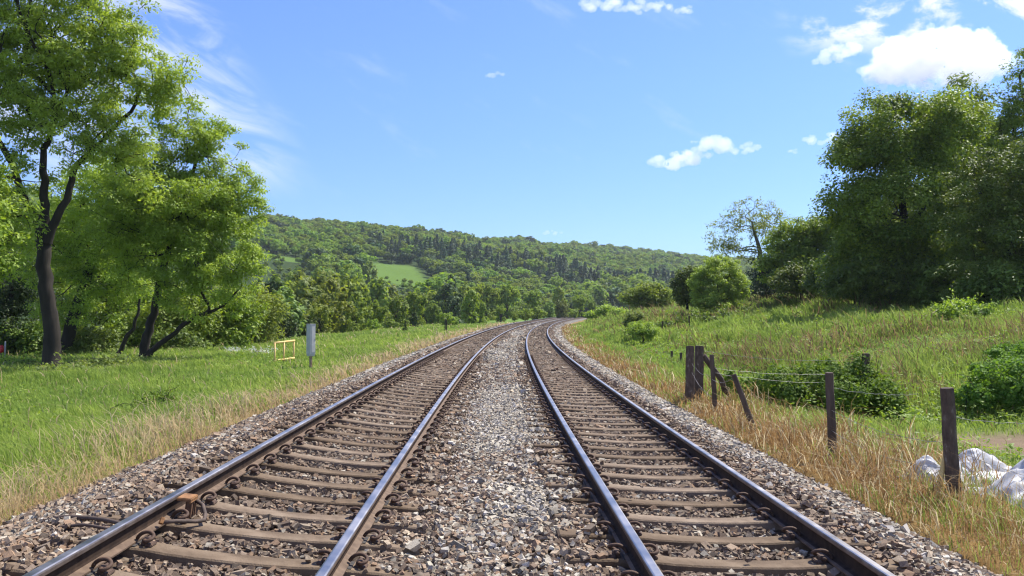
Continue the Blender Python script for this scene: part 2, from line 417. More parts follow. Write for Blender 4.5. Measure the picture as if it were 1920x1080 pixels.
def build_sleepers():
    conc = rough_mat('sleeper_concrete', [(.25, (.10, .070, .044)), (.5, (.155, .112, .073)), (.8, (.21, .160, .108))], 5, .9, .5, 60)
    nt = conc.node_tree; bs = [q for q in nt.nodes if q.type == 'BSDF_PRINCIPLED'][0]; src = bs.inputs['Base Color'].links[0].from_socket
    oi = nt.nodes.new('ShaderNodeObjectInfo'); hv = nt.nodes.new('ShaderNodeHueSaturation'); L(nt, src, hv.inputs['Color'])
    L(nt, math_(nt, 'MULTIPLY_ADD', oi.outputs['Random'], .5, .78), hv.inputs['Value']); L(nt, math_(nt, 'MULTIPLY_ADD', oi.outputs['Random'], -.25, 1.15), hv.inputs['Saturation'])
    st_ = noise(nt, 1.7, 6, .7); L(nt, mixc(nt, 1.0, hv.outputs[0], ramp(nt, st_.outputs[0], [(.35, (.62, .58, .54)), (.62, (1.15, 1.15, 1.15))]), 'MULTIPLY'), bs.inputs['Base Color'])
    iron = rough_mat('clip_iron', [(.3, (.045, .027, .019)), (.7, (.13, .075, .045))], 25, .75, .2, 150)
    padm = rough_mat('rail_pad', [(.3, (.03, .028, .026)), (.7, (.07, .062, .055))], 25, .8, 0)
    cast = rough_mat('cast_iron', [(.3, (.05, .033, .025)), (.7, (.12, .075, .05))], 25, .8, .2, 90)
    sl = sleeper_mesh()
    me = None
    # clip: spring steel bar, outward = +x, along track = y
    c = MB()
    P = np.array([(.050, .065, .035), (.050, .02, .033), (.050, -.035, .034), (.066, -.07, .038), (.098, -.055, .05), (.108, -.02, .062), (.09, .004, .08), (.052, .012, .088), (.016, .012, .078), (-.012, .012, .052), (-.022, .02, .03)])
    # smooth
    t = np.linspace(0, len(P) - 1, 34); Pi = np.stack([np.interp(t, np.arange(len(P)), P[:, k]) for k in range(3)], 1)
    for _ in range(3): Pi[1:-1] = (Pi[:-2] + Pi[1:-1] * 2 + Pi[2:]) / 4
    c.tube(Pi, .0135, 8)
    clip = c.build('rail_clip', iron, smooth=True); clipme = clip.data; bpy.data.objects.remove(clip)
    s = MB(); s.box((.052, 0, .022), (.055, .075, .05), top=.8); s.box((.085, 0, .008), (.05, .11, .02), top=.85)
    sh = s.build('clip_shoulder', cast, bevel=.005); shme = sh.data; bpy.data.objects.remove(sh)
    p = MB(); p.box((0, 0, .006), (.15, .17, .008)); pd = p.build('rail_pad', padm); pdme = pd.data; bpy.data.objects.remove(pd)
    slo = sl.build('s', conc, bevel=0); slme = slo.data; bpy.data.objects.remove(slo)
    for uc, kk, lf, y0, lab, grp in ((UL, KL, True, SY0, 'brown concrete sleeper under the two rails of the left hand track', 'sleepers of the left hand track'),
                                     (UR, KR, False, SY0 + .13, 'brown concrete sleeper under the two rails of the right hand track', 'sleepers of the right hand track')):
        for i in range(-4, 86):
            y = y0 + i * SP
            x, yy = TP(y, uc)
            z = (ZL if lf else ZR) - .166 + float(grade(y))
            o = bpy.data.objects.new('concrete_sleeper', slme); COL.objects.link(o)
            o.location = (float(x), float(yy), z)
            o.rotation_euler = (0, math.atan(kk), -math.atan(float(slope(y))) + rng.normal(0, .004))
            tag(o, lab, 'sleeper', grp)
            if y > 34: continue
            for sg in (-1, 1):
                q = bpy.data.objects.new('rail_pad', pdme); COL.objects.link(q); q.parent = o; q.location = (sg * .7525, 0, -.004)
                for sd in (-1, 1):
                    for nm, mm in (('rail_clip', clipme), ('clip_shoulder', shme)):
                        q = bpy.data.objects.new(nm, mm); COL.objects.link(q); q.parent = o
                        q.location = (sg * .7525 + sd * .068, 0, 0)
                        q.rotation_euler = (0, 0, 0 if sd > 0 else PI)
build_sleepers()

# ------------------------------------------------------------------ ballast stones
def build_stones():
    rg = np.random.default_rng(11)
    # station y sampled by density, u uniform
    rr = np.linspace(3.6, 140, 1400)
    dens = 980 * np.minimum(1, (13 / rr) ** 1.25)
    cdf = np.cumsum(dens); n = int(dens.sum() * (rr[1] - rr[0]) * 8.6); cdf /= cdf[-1]
    y = np.interp(rg.random(n), cdf, rr); u = rg.uniform(-4.55, 4.1, n)
    x, yy = TP(y, u)
    keep = np.ones(n, bool)
    ins = rg.random(n)
    for uc, y0 in ((UL, SY0), (UR, SY0 + .13)):
        du = np.abs(u - uc)
        ph = np.abs((y - y0 + SP / 2) % SP - SP / 2)
        # sleeper tops stay mostly bare inside the rails, ends partly buried
        cover = np.where(du < .66, .004, np.where(du < .86, .012, np.where(du < 1.05, .08, .22)))
        cover = np.where((du > .9) & (fbm(u * 2, y * .8, 1.3) > .5), cover + .38, cover)
        keep &= ~((du < 1.28) & (ph < .128) & (ins > cover))
        for sg in (-1, 1): keep &= np.abs(u - uc - sg * .7525) > .085
    edge = np.where(u < -4.1, (u + 4.1) / -.5, np.where(u > 3.65, (u - 3.65) / .5, 0)) + (fbm(x, yy, .8) - .5) * 1.0
    keep &= rg.random(n) > edge
    keep &= rg.random(n) > sstep(85, 140, y)
    y, u, x, yy = y[keep], u[keep], x[keep], yy[keep]; n = len(y)
    size = rg.lognormal(math.log(.0195), .27, n) * np.maximum(1, (y / 13) ** .55)
    ph_all = np.minimum(*[np.abs((y - y0 + SP / 2) % SP - SP / 2) for y0 in (SY0, SY0 + .13)])
    on = np.zeros(n, bool)
    for uc, y0 in ((UL, SY0), (UR, SY0 + .13)):
        on |= (np.abs(u - uc) < 1.26) & (np.abs((y - y0 + SP / 2) % SP - SP / 2) < .105)
    z = bedz(u, y) + np.where(on, size * .45, -.035 + rg.random(n) * .028 + (fbm(x, yy, .6) - .5) * .05)
    intr = (np.abs(u - UL) < .66) | (np.abs(u - UR) < .66)
    z -= np.where(intr & ~on, .042, 0)
    ends = ((np.abs(u - UL) > .66) & (np.abs(u - UL) < 1.3)) | ((np.abs(u - UR) > .66) & (np.abs(u - UR) < 1.3))
    z -= np.where(ends & ~on, .022, 0)
    base = np.array([(-1, -1, -1), (1, -1, -1), (1, 1, -1), (-1, 1, -1), (-1, -1, 1), (1, -1, 1), (1, 1, 1), (-1, 1, 1)], float)
    B = base[None] * (1 + rg.normal(0, .2, (n, 8, 3)))
    B[:, 4:, :2] *= rg.uniform(.5, .95, (n, 1, 1)); B[:, :4, :2] *= rg.uniform(.65, 1.0, (n, 1, 1))
    B *= (size[:, None] * np.stack([rg.uniform(.8, 1.5, n), rg.uniform(.65, 1.1, n), rg.uniform(.38, .75, n)], 1))[:, None]
    # random rotation
    q = rg.normal(0, 1, (n, 4)); q[:, 0] += 1.2 * np.sign(q[:, 0]); q[:, 1:3] *= .45; q /= np.linalg.norm(q, axis=1)[:, None]
    w, a, b, c = q.T
    Rm = np.stack([1 - 2 * (b * b + c * c), 2 * (a * b - w * c), 2 * (a * c + w * b), 2 * (a * b + w * c), 1 - 2 * (a * a + c * c), 2 * (b * c - w * a), 2 * (a * c - w * b), 2 * (b * c + w * a), 1 - 2 * (a * a + b * b)], 1).reshape(n, 3, 3)
    V = np.einsum('nij,nkj->nki', Rm, B) + np.stack([x, yy, z], 1)[:, None]
    f = np.array([(3, 2, 1, 0), (4, 5, 6, 7), (0, 1, 5, 4), (1, 2, 6, 5), (2, 3, 7, 6), (3, 0, 4, 7)])
    Q = (np.arange(n)[:, None, None] * 8 + f[None]).reshape(-1, 4)
    g = greyness(u, y)
    brown = np.array([(.115, .08, .06), (.17, .118, .085), (.20, .14, .10), (.25, .18, .13), (.15, .115, .09), (.25, .155, .095), (.30, .24, .185), (.19, .14, .11)])
    grey = np.array([(.22, .205, .18), (.32, .295, .26), (.38, .35, .305), (.42, .39, .34), (.19, .18, .165), (.32, .27, .21), (.28, .265, .245), (.46, .43, .38)])
    i = rg.integers(0, 8, n)
    isg = (rg.random(n) < g * .85 + .06)[:, None]
    C = np.where(isg, grey[i], brown[i]) * rg.uniform(.8, 1.15, (n, 1))
    fresh = np.where(intr, .8, 1.0)[:, None]; C = C * fresh * np.array([1.03, 1.0, .87]); C = C * .7 + C.mean(1, keepdims=True) * np.array([1.12, 1.0, .82]) * .3; C = np.minimum(C * 1.2, np.array([.46, .43, .38]))
    m, nt, out = mat('ballast_stone')
    at = N(nt, 'ShaderNodeAttribute', attribute_name='Col')
    ns = noise(nt, 90, 4, .7)
    c = mixc(nt, 1.0, at.outputs['Color'], ramp(nt, ns.outputs[0], [(.3, (.62, .6, .58)), (.7, (1.25, 1.22, 1.2))]), 'MULTIPLY')
    bb = N(nt, 'ShaderNodeBsdfPrincipled', Roughness=.85); bb.inputs['Specular IOR Level'].default_value = .25
    L(nt, c, bb.inputs['Base Color'])
    bp = N(nt, 'ShaderNodeBump', Strength=.4, Distance=.006); L(nt, ns.outputs[0], bp.inputs['Height']); L(nt, bp.outputs[0], bb.inputs['Normal'])
    L(nt, bb.outputs[0], out.inputs[0])
    me = mesh_np('ballast_stones', V.reshape(-1, 3), Q, m, attrs={'Col': np.repeat(C, 8, 0)})
    o = link('ballast_stones', me); tag(o, 'crushed brown and grey ballast stones between and beside the rails', 'gravel', kind='stuff')
    print('stones', n)
build_stones()

# ------------------------------------------------------------------ grass
def soil_at(x, y): return np.clip(np.exp(-(((x - 9.2) / 2.8) ** 2 + ((y - 13.7) / 1.7) ** 2) * 1.1) * 1.9 - .25 + (fbm(x, y, 4) - .5) * .5, 0, 1)
def build_grass():
    rg = np.random.default_rng(5)
    rr = np.linspace(4.5, 130, 1500)
    dens = 1150 * np.minimum(1, (8 / rr) ** 1.35) * 1.36 * rr
    cdf = np.cumsum(dens); n = int(dens.sum() * (rr[1] - rr[0]) * 1.04); cdf /= cdf[-1]
    r = np.interp(rg.random(n), cdf, rr); az = rg.uniform(-.92, .92, n)
    y = r; x = az * r
    u = U(x, y)
    e = (fbm(x, y, .9) - .5) * .5
    keep = (u < -4.25 + e) | (u > 3.8 + e)
    keep &= rg.random(n) > soil_at(x, y) * .985
    x, y, r, u = x[keep], y[keep], r[keep], u[keep]; n = len(x)
    nn = fbm(x, y, 2.2); nb = fbm(x + 50, y, 7)
    left = u < 0
    off = np.where(left, -u - 5.4, u - np.where(y < 20, 5.75, 5.0))
    pdry = 1 - sstep(-1.3, 1.1, off + (nn - .5) * 2.6)
    pdry = np.clip(pdry, 0, 1) * (.72 + .25 * sstep(.4, .6, fbm(x + 3, y, 1.1))) + .03
    brownbank = (~left) * sstep(6, 8, u) * sstep(.46, .62, fbm(x, y * .6, 5.0)) * .42 * sstep(16, 22, y)
    pdry = np.maximum(pdry, brownbank)
    dry = rg.random(n) < pdry
    h = np.where(dry, .10 + .46 * rg.random(n) ** 2.0, rg.uniform(.12, .34, n))
    h *= .75 + .5 * sstep(.35, .7, fbm(x, y + 77, 1.3))
    h *= np.where(left, 1.0, np.where(u > 9, 1.25, .9)) * (.65 + .7 * nb)
    h *= np.where((u > 7) & (y > 17), .45 + 1.5 * sstep(.35, .7, fbm(x + 21, y, 2.6)), 1)
    mown = np.exp(-((u + 8) / 2.5) ** 2) * (y < 30)
    h *= 1 - .25 * mown
    h *= np.where((u > 5.9) & (y < 19) & (u < 11), .6, 1)
    h *= np.where(dry & ~left & (u < 6) & (y < 22), .85 + .8 * sstep(.4, .65, fbm(x + 5, y + 5, .8)), 1)
    for (fx, fy, fr) in ((-9.35, 34, 2.6), (-7.3, 30, 1.2), (PX(836, 84), 84, 3)):
        h *= 1 - .62 * np.exp(-((x - fx) ** 2 + ((y - fy + .8) * .8) ** 2) / (fr * fr))
    near_edge = np.minimum(np.abs(u + 4.2), np.abs(u - 3.8)); h *= .55 + .45 * np.clip(near_edge / .7, 0, 1)
    wd = np.maximum(.0045, .00105 * r) * rg.uniform(.7, 1.4, n)
    h *= 1 + .004 * np.clip(r - 20, 0, 60)
    # colours
    ga = np.array([.21, .30, .04]); gb = np.array([.37, .45, .095]); gc = np.array([.12, .21, .035])
    t = rg.random(n)[:, None]; k = sstep(.35, .65, fbm(x + 9, y, 3.3))[:, None]
    green = (ga * (1 - t) + gb * t) * (1 - .45 * k) + gc * .45 * k
    yel = sstep(.5, .8, fbm(x, y + 31, 6.0))[:, None] * (~left)[:, None] * .5
    green = green * (1 - yel) + np.array([.20, .26, .06]) * yel
    dl = np.array([.62, .51, .30]); dl2 = np.array([.42, .30, .15])
    do = np.array([.42, .27, .11]); do2 = np.array([.24, .14, .055]); dp = np.array([.62, .52, .31])
    t2 = rg.random(n)[:, None]
    ori = sstep(-4.9, -4.3, u)[:, None] * .6
    dcl = dl * (1 - t2) + dl2 * t2
    dcr = np.where(t2 < .2, dp, do * (1 - t2) + do2 * t2)
    dc = np.where(left[:, None], dcl * (1 - ori) + np.array([.46, .30, .12]) * ori, dcr)
    bk = ((~left) & (u > 6.2))[:, None]
    dc = np.where(bk, np.array([.22, .15, .07]) * (.6 + .9 * t2), dc)
    C = np.where(dry[:, None], dc, green) * rg.uniform(.75, 1.2, (n, 1))
    # blade geometry
    ang = rg.uniform(0, 2 * PI, n)
    lean = np.where(dry, rg.uniform(.2, 1.7, n), rg.uniform(.1, .7, n))
    wind = np.array([-.25, -.1])
    dx = np.cos(ang) * lean + wind[0]; dy = np.sin(ang) * lean + wind[1]
    ca = rg.uniform(0, PI, n); sx, sy = np.cos(ca), np.sin(ca) * .6
    Z = H(x, y) - .03
    P0 = np.stack([x, y, Z], 1)
    P1 = P0 + np.stack([dx * h * .28, dy * h * .28, h * .62], 1)
    P2 = P0 + np.stack([dx * h * .85, dy * h * .85, h * (1 - .25 * np.minimum(lean, 1.2))], 1)
    S = np.stack([sx, sy, 0 * sx], 1) * wd[:, None]
    V = np.stack([P0 - S * .5, P0 + S * .5, P1 - S * .42, P1 + S * .42, P2 - S * .1, P2 + S * .1], 1)
    f = np.array([(0, 1, 3, 2), (2, 3, 5, 4)])
    gm = vcol_mat('grass_blade', .46)
    for nm, sel, lab in (('meadow_grass', ~dry, 'lush green grass on both sides of the railway'), ('dry_grass', dry, 'straw coloured dry grass along the edges of the ballast')):
        v = V[sel]; k = len(v)
        Q = (np.arange(k)[:, None, None] * 6 + f[None]).reshape(-1, 4)
        me = mesh_np(nm, v.reshape(-1, 3), Q, gm, attrs={'Col': np.repeat(C[sel], 6, 0)})
        o = link(nm, me); tag(o, lab, 'grass', kind='stuff'); print(nm, k)
build_grass()

# ------------------------------------------------------------------ plants
def leaf_quads(C, D, Nrm, Ln, Wd, rg):
    """rhombus leaves: centre C, length direction D, normal N"""
    D = D / (np.linalg.norm(D, axis=1)[:, None] + 1e-9)
    S = np.cross(Nrm, D); S /= np.linalg.norm(S, axis=1)[:, None] + 1e-9
    Up = np.cross(D, S)
    l = Ln[:, None]; w = Wd[:, None]
    V = np.stack([C - D * l * .5, C + S * w * .5 - Up * w * .18, C + D * l * .5 - Up * l * .1, C - S * w * .5 - Up * w * .18], 1)
    return V

def cards(lobes, n, size, rg, aspect=.55, tilt=.55, shell=2.6, flat=0.0, clump=0):
    """leaf-sized faces through the lobes (cx,cy,cz,rx,ry,rz,weight)"""
    lb = np.array(lobes, float)
    w = lb[:, 6] * (lb[:, 3] * lb[:, 5]); w /= w.sum()
    i = rg.choice(len(lb), n, p=w)
    d = rg.normal(0, 1, (n, 3)); d /= np.linalg.norm(d, axis=1)[:, None]
    if clump:
        cd = rg.normal(0, 1, (clump * len(lb), 3)); cd /= np.linalg.norm(cd, axis=1)[:, None]
        ci = i * clump + rg.integers(0, clump, n)
        d = cd[ci] + rg.normal(0, .23, (n, 3)); d /= np.linalg.norm(d, axis=1)[:, None]
        tc = rg.random(clump * len(lb))[ci]
        rad = (1 - .3 * rg.random(clump * len(lb)))[ci] * rg.random(n) ** (1 / 4.5)
    else:
        rad = rg.random(n) ** (1 / shell); tc = rg.random(n)
    rad = rad * rg.uniform(.9, 1.1, n)
    C = lb[i, :3] + d * lb[i, 3:6] * rad[:, None]
    nrm = d / lb[i, 3:6]; nrm /= np.linalg.norm(nrm, axis=1)[:, None]
    nrm[:, 2] += flat
    nrm = nrm + rg.normal(0, tilt, (n, 3)); nrm /= np.linalg.norm(nrm, axis=1)[:, None]
    D = np.cross(nrm, rg.normal(0, 1, (n, 3)))
    Ln = size * rg.uniform(.65, 1.35, n)
    V = leaf_quads(C, D, nrm, Ln, Ln * aspect, rg)
    tint = np.clip(.6 * tc + .4 * rg.random(n), 0, 1)
    return V.reshape(-1, 3), np.arange(n * 4).reshape(-1, 4), np.repeat(tint, 4)

def crown_lobes(rg, rx, rz, cz, k, spread=.62, size=.5, top=1.0):
    """lobes filling an ellipsoid rx,rx,rz centred at height cz"""
    out = [(0, 0, cz, rx * .66, rx * .66, rz * .72, .8)]
    for _ in range(k):
        d = rg.normal(0, 1, 3); d /= np.linalg.norm(d); d[2] = d[2] * .9 + .12
        s = size * rg.uniform(.65, 1.15)
        out.append((d[0] * rx * spread, d[1] * rx * spread, cz + d[2] * rz * spread, rx * s, rx * s, rz * s * rg.uniform(.7, 1.0), 1.0))
    return out

class Wood:
    def __init__(s): s.V = []; s.F = []; s.n = 0
    def tube(s, P, r, n=6):
        V, f = tube_np(np.asarray(P, float), np.asarray(r, float), n)
        s.V.append(V); s.F.append(f + s.n); s.n += len(V)
    def limb(s, a, b, d0, r0, r1, n=6, k=5, rg=rng, wob=.06):
        a = np.asarray(a, float); b = np.asarray(b, float); ln = np.linalg.norm(b - a)
        t = np.linspace(0, 1, k)[:, None]
        m = a + d0 * ln * .45
        P = (1 - t) ** 2 * a + 2 * t * (1 - t) * m + t * t * b
        P[1:-1] += rg.normal(0, wob * ln * .35, (k - 2, 3))
        s.tube(P, r0 + (r1 - r0) * t[:, 0], n)
        d = P[-1] - P[-2]; return d / (np.linalg.norm(d) + 1e-9)
    def mesh(s, name, m): return mesh_np(name, np.concatenate(s.V), np.concatenate(s.F), m, smooth=True)

def kmeans(P, k, rg):
    c = P[rg.choice(len(P), k, replace=False)]
    for _ in range(6):
        a = ((P[:, None] - c[None]) ** 2).sum(-1).argmin(1)
        for j in range(k):
            if (a == j).any(): c[j] = P[a == j].mean(0)
    return a

def grow(w, p, d, pts, rt, rg, depth=0):
    n = len(pts)
    r = rt * math.sqrt(n)
    if n <= 2 or depth > 9:
        for q in pts: w.limb(p, q, d * .5 + (q - p) / (np.linalg.norm(q - p) + 1e-9) * .5, r * .8, .012, 4, 4, rg)
        return
    c = pts.mean(0)
    q = p + (c - p) * (.45 if n > 8 else .55) + rg.normal(0, .06, 3) * np.linalg.norm(c - p)
    nd = w.limb(p, q, d, r, r * .78, 7 if n > 20 else 5, 5, rg)
    a = kmeans(pts, 2 if (n < 12 or rg.random() < .65) else 3, rg)
    for j in set(a.tolist()): grow(w, q, nd, pts[a == j], rt, rg, depth + 1)

def near_tree(name, label, cat, lobes, stems, nattr, per, leaf, lmat, barkm='bark', group=None, rt=.013, cluster=.5, flatc=.62, aspect=.42, droop=.35, gap=.0, seed=1, shell=2.4):
    """lobes: world ellipsoids (x,y,z,rx,ry,rz,weight); stems: list of [(x,y,z,r),...] trunk lines from the ground up"""
    rg = np.random.default_rng(seed)
    b = np.array(stems[0][0][:3]); b[2] = h1(b[0], b[1])
    root = empty(name, tuple(b), label, cat, group)
    lb = np.array(lobes, float)
    w = lb[:, 6] * lb[:, 3] * lb[:, 4] * lb[:, 5]; w /= w.sum()
    i = rg.choice(len(lb), nattr, p=w)
    d = rg.normal(0, 1, (nattr, 3)); d /= np.linalg.norm(d, axis=1)[:, None]
    P = lb[i, :3] + d * lb[i, 3:6] * (rg.random(nattr) ** (1 / shell))[:, None]
    g = H(P[:, 0], P[:, 1]); P[:, 2] = np.maximum(P[:, 2], g + .3)
    if gap > 0:
        gc = lb[rg.choice(len(lb), 12), :3] + rg.normal(0, 1, (12, 3)) * lb[:, 3:6].mean(0) * .6
        dm = np.sqrt(((P[:, None] - gc[None]) ** 2).sum(-1)).min(1); P = P[dm > gap]
    wd = Wood()
    nodes = []
    for st in stems:
        st = np.array(st, float); t = np.linspace(0, len(st) - 1, len(st) * 5 - 4)
        Q = np.stack([np.interp(t, np.arange(len(st)), st[:, k]) for k in range(4)], 1)
        for _ in range(3): Q[1:-1] = (Q[:-2] + 2 * Q[1:-1] + Q[2:]) / 4
        Q[1:-1, :3] += rg.normal(0, .03, (len(Q) - 2, 3))
        Q[0, 2] -= .3; Q[0, 3] *= 1.35; Q[1, 3] *= 1.15
        wd.tube(Q[:, :3], Q[:, 3], 10)
        k = len(Q); tt = np.gradient(Q[:, :3], axis=0); tt /= np.linalg.norm(tt, axis=1)[:, None]
        for j in range(int(k * .45), k): nodes.append((Q[j, :3], tt[j], Q[j, 3], j == k - 1))
    a = kmeans(P, min(len(P) // 6, 5 + 3 * len(stems)), rg)
    npos = np.array([q[0] for q in nodes])
    for j in set(a.tolist()):
        pts = P[a == j]; c = pts.mean(0)
        dist = np.linalg.norm(npos - c, axis=1) + 1.8 * np.maximum(0, npos[:, 2] - c[2] + .15 * np.linalg.norm(npos[:, :2] - c[:2], axis=1))
        q = nodes[int(dist.argmin())]
        grow(wd, q[0], q[1], pts, min(rt, q[2] * .9 / math.sqrt(len(pts))), rg)
    tr = link('trunk', wd.mesh('trunk', M[barkm]), root); tr.matrix_parent_inverse.identity()
    tr.location = tuple(-b)
    if per > 0:
        m = len(P); n = m * per
        tcl = np.repeat(rg.random(m), per)
        sz = np.repeat(rg.uniform(.7, 1.25, m), per)
        dd = rg.normal(0, 1, (n, 3)); dd /= np.linalg.norm(dd, axis=1)[:, None]
        C = np.repeat(P, per, 0) + dd * (rg.random(n) ** .45 * sz * cluster)[:, None] * np.array([1, 1, flatc])
        nrm = dd * .7 + np.array([0, 0, .75]) + rg.normal(0, .42, (n, 3)); nrm /= np.linalg.norm(nrm, axis=1)[:, None]
        D = np.cross(nrm, rg.normal(0, 1, (n, 3))) + dd * .8; D[:, 2] -= droop
        Ln = leaf * rg.uniform(.6, 1.35, n)
        V = leaf_quads(C, D, nrm, Ln, Ln * aspect, rg)
        tint = np.clip(.55 * tcl + .45 * rg.random(n), 0, 1)
        me = mesh_np('crown', V.reshape(-1, 3), np.arange(n * 4).reshape(-1, 4), M[lmat], attrs={'tint': np.repeat(tint, 4)})
        cr = link('crown', me, root, tuple(-b))
    return root

def LB(px, py, d, rx, ry, w=1.0, dd=0.0, rd=None):
    """an ellipsoid seen at pixel px,py at distance d with pixel radii"""
    a = rx / F * d; c = ry / F * d
    return (PX(px, d), d + dd, PZ(py, d), a, rd if rd else a * .9, c, w)
def ST(pts):
    return [(PX(px, d), d, PZ(py, d), r) for px, py, d, r in pts]

# --- left ash, big
near_tree('ash_tree', 'tall ash tree with dark forked trunk at the left edge of the meadow', 'tree',
          [LB(60, 60, 31, 150, 130, 1.2), LB(210, 60, 31, 90, 80), LB(270, 160, 31, 85, 75), LB(130, 190, 31, 130, 95), LB(20, 220, 31, 90, 80), LB(-110, 120, 31, 130, 170, .8), LB(60, -110, 31, 170, 110, .9), LB(215, 260, 31, 75, 60), LB(300, 120, 30.5, 50, 55), LB(165, 290, 30.2, 60, 45, .7), LB(20, 330, 30, 60, 45, .7), LB(250, 330, 31, 60, 50, .8), LB(100, 250, 30, 70, 50, .6), LB(90, 330, 32, 60, 35, .35), LB(-60, 330, 31, 80, 70, .6)],
          [ST([(100, 700, 31, .35), (98, 640, 31, .30), (92, 560, 31, .26), (76, 460, 31, .25), (78, 400, 31, .19)]),
           ST([(80, 440, 31, .18), (82, 370, 31, .15), (75, 290, 31, .12), (95, 230, 31, .09)]),
           ST([(84, 440, 31, .17), (122, 375, 31, .13), (135, 310, 31.2, .11), (185, 265, 31.4, .09), (250, 190, 31.4, .06)]),
           ST([(78, 430, 31, .19), (45, 380, 30.6, .14), (10, 290, 30.4, .11), (-40, 220, 30.2, .08)])],
          980, 140, .135, 'ash', rt=.0105, cluster=.5, flatc=.6, gap=.4, seed=21)
near_tree('ash_tree', 'spreading ash tree with crooked trunk, bright crown drooping beside the grey cabinet', 'tree',
          [LB(350, 265, 37, 75, 80), LB(405, 255, 37, 50, 60, .9), LB(330, 380, 36.5, 130, 80, 1.1), LB(425, 365, 37, 70, 60), LB(462, 395, 37, 42, 45), LB(250, 430, 36, 110, 80), LB(400, 465, 36, 90, 70, 1.1), LB(462, 490, 36, 40, 60), LB(240, 320, 37, 80, 70, .9), LB(370, 545, 36, 80, 50, .7), LB(440, 560, 36, 50, 45, .6), LB(290, 520, 35.5, 80, 50, .6)],
          [ST([(270, 690, 37, .25), (272, 640, 37, .2), (288, 590, 37, .17), (300, 520, 37, .15), (330, 420, 37.2, .12), (365, 300, 37.2, .07)]),
           ST([(276, 665, 37, .13), (320, 630, 36.8, .11), (365, 595, 36.6, .09), (420, 575, 36.5, .06), (450, 540, 36.5, .04)])],
          820, 130, .14, 'ash_young', rt=.0078, cluster=.52, flatc=.6, gap=.45, seed=33)
near_tree('ash_tree', 'leaning ash tree half hidden behind the forked ash and the crooked ash', 'tree',
          [LB(190, 340, 40, 70, 60), LB(180, 400, 42, 110, 90), LB(120, 480, 42, 90, 80), LB(230, 500, 42, 90, 70), LB(150, 570, 42, 110, 45, .5)],
          [ST([(120, 668, 42, .34), (140, 590, 42, .28), (165, 510, 42, .24), (190, 430, 42, .18), (215, 360, 42, .1)]),
           ST([(218, 680, 40, .12), (235, 640, 40, .10), (255, 610, 40, .08), (262, 560, 40, .05)]), ],
          460, 120, .15, 'ash_young', rt=.009, cluster=.58, seed=35)
near_tree('maple_tree', 'bright green boughs of a tree cut by the left edge of the photo', 'tree',
          [LB(-60, 430, 27, 115, 130), LB(-10, 400, 27, 60, 95), LB(-90, 300, 27, 90, 70)],
          [ST([(-130, 700, 27, .2), (-120, 560, 27, .15), (-90, 420, 27, .08)])],
          230, 90, .15, 'ash_young', cluster=.5, seed=36)
near_tree('yew_tree', 'dark yew like tree at the far left behind the forked ash', 'tree',
          [LB(20, 560, 45, 95, 100), LB(-60, 540, 45, 90, 110), LB(60, 500, 45, 50, 60)],
          [ST([(20, 670, 45, .2), (22, 560, 45, .12), (20, 480, 45, .06)])],
          240, 70, .2, 'dark', cluster=.7, seed=37)
# understory trees behind the left ashes
k = 0
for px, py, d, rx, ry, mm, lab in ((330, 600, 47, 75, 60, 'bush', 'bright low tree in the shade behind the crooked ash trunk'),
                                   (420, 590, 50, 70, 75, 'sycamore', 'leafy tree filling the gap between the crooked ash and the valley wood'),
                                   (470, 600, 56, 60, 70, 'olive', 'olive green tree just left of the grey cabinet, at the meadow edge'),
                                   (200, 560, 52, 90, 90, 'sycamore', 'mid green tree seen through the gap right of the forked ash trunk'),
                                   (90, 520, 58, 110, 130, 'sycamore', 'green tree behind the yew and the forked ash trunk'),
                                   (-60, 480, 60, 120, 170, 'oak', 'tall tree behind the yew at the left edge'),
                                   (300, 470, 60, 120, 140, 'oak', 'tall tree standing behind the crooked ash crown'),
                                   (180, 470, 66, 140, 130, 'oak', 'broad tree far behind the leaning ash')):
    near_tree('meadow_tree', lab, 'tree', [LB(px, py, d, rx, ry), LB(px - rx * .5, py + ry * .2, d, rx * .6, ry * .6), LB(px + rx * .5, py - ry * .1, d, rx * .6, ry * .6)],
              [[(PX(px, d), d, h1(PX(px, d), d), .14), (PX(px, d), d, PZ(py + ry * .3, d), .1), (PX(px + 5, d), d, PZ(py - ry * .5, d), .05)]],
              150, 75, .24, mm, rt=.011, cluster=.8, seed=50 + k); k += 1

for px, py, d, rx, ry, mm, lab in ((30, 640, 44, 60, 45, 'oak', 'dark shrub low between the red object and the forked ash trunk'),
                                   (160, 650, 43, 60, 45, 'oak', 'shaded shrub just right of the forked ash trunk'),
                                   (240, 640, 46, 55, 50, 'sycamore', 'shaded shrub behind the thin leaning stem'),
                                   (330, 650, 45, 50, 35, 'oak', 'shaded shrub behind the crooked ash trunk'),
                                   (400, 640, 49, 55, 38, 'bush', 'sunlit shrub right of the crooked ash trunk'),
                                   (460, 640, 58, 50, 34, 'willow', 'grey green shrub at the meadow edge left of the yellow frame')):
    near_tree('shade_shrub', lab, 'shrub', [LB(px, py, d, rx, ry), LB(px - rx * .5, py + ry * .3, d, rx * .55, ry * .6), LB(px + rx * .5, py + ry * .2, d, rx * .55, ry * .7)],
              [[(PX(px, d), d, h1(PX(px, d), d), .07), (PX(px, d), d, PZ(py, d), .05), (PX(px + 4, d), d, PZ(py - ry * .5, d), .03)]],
              110, 75, .19, mm, rt=.009, cluster=.6, aspect=.55, seed=90 + k); k += 1
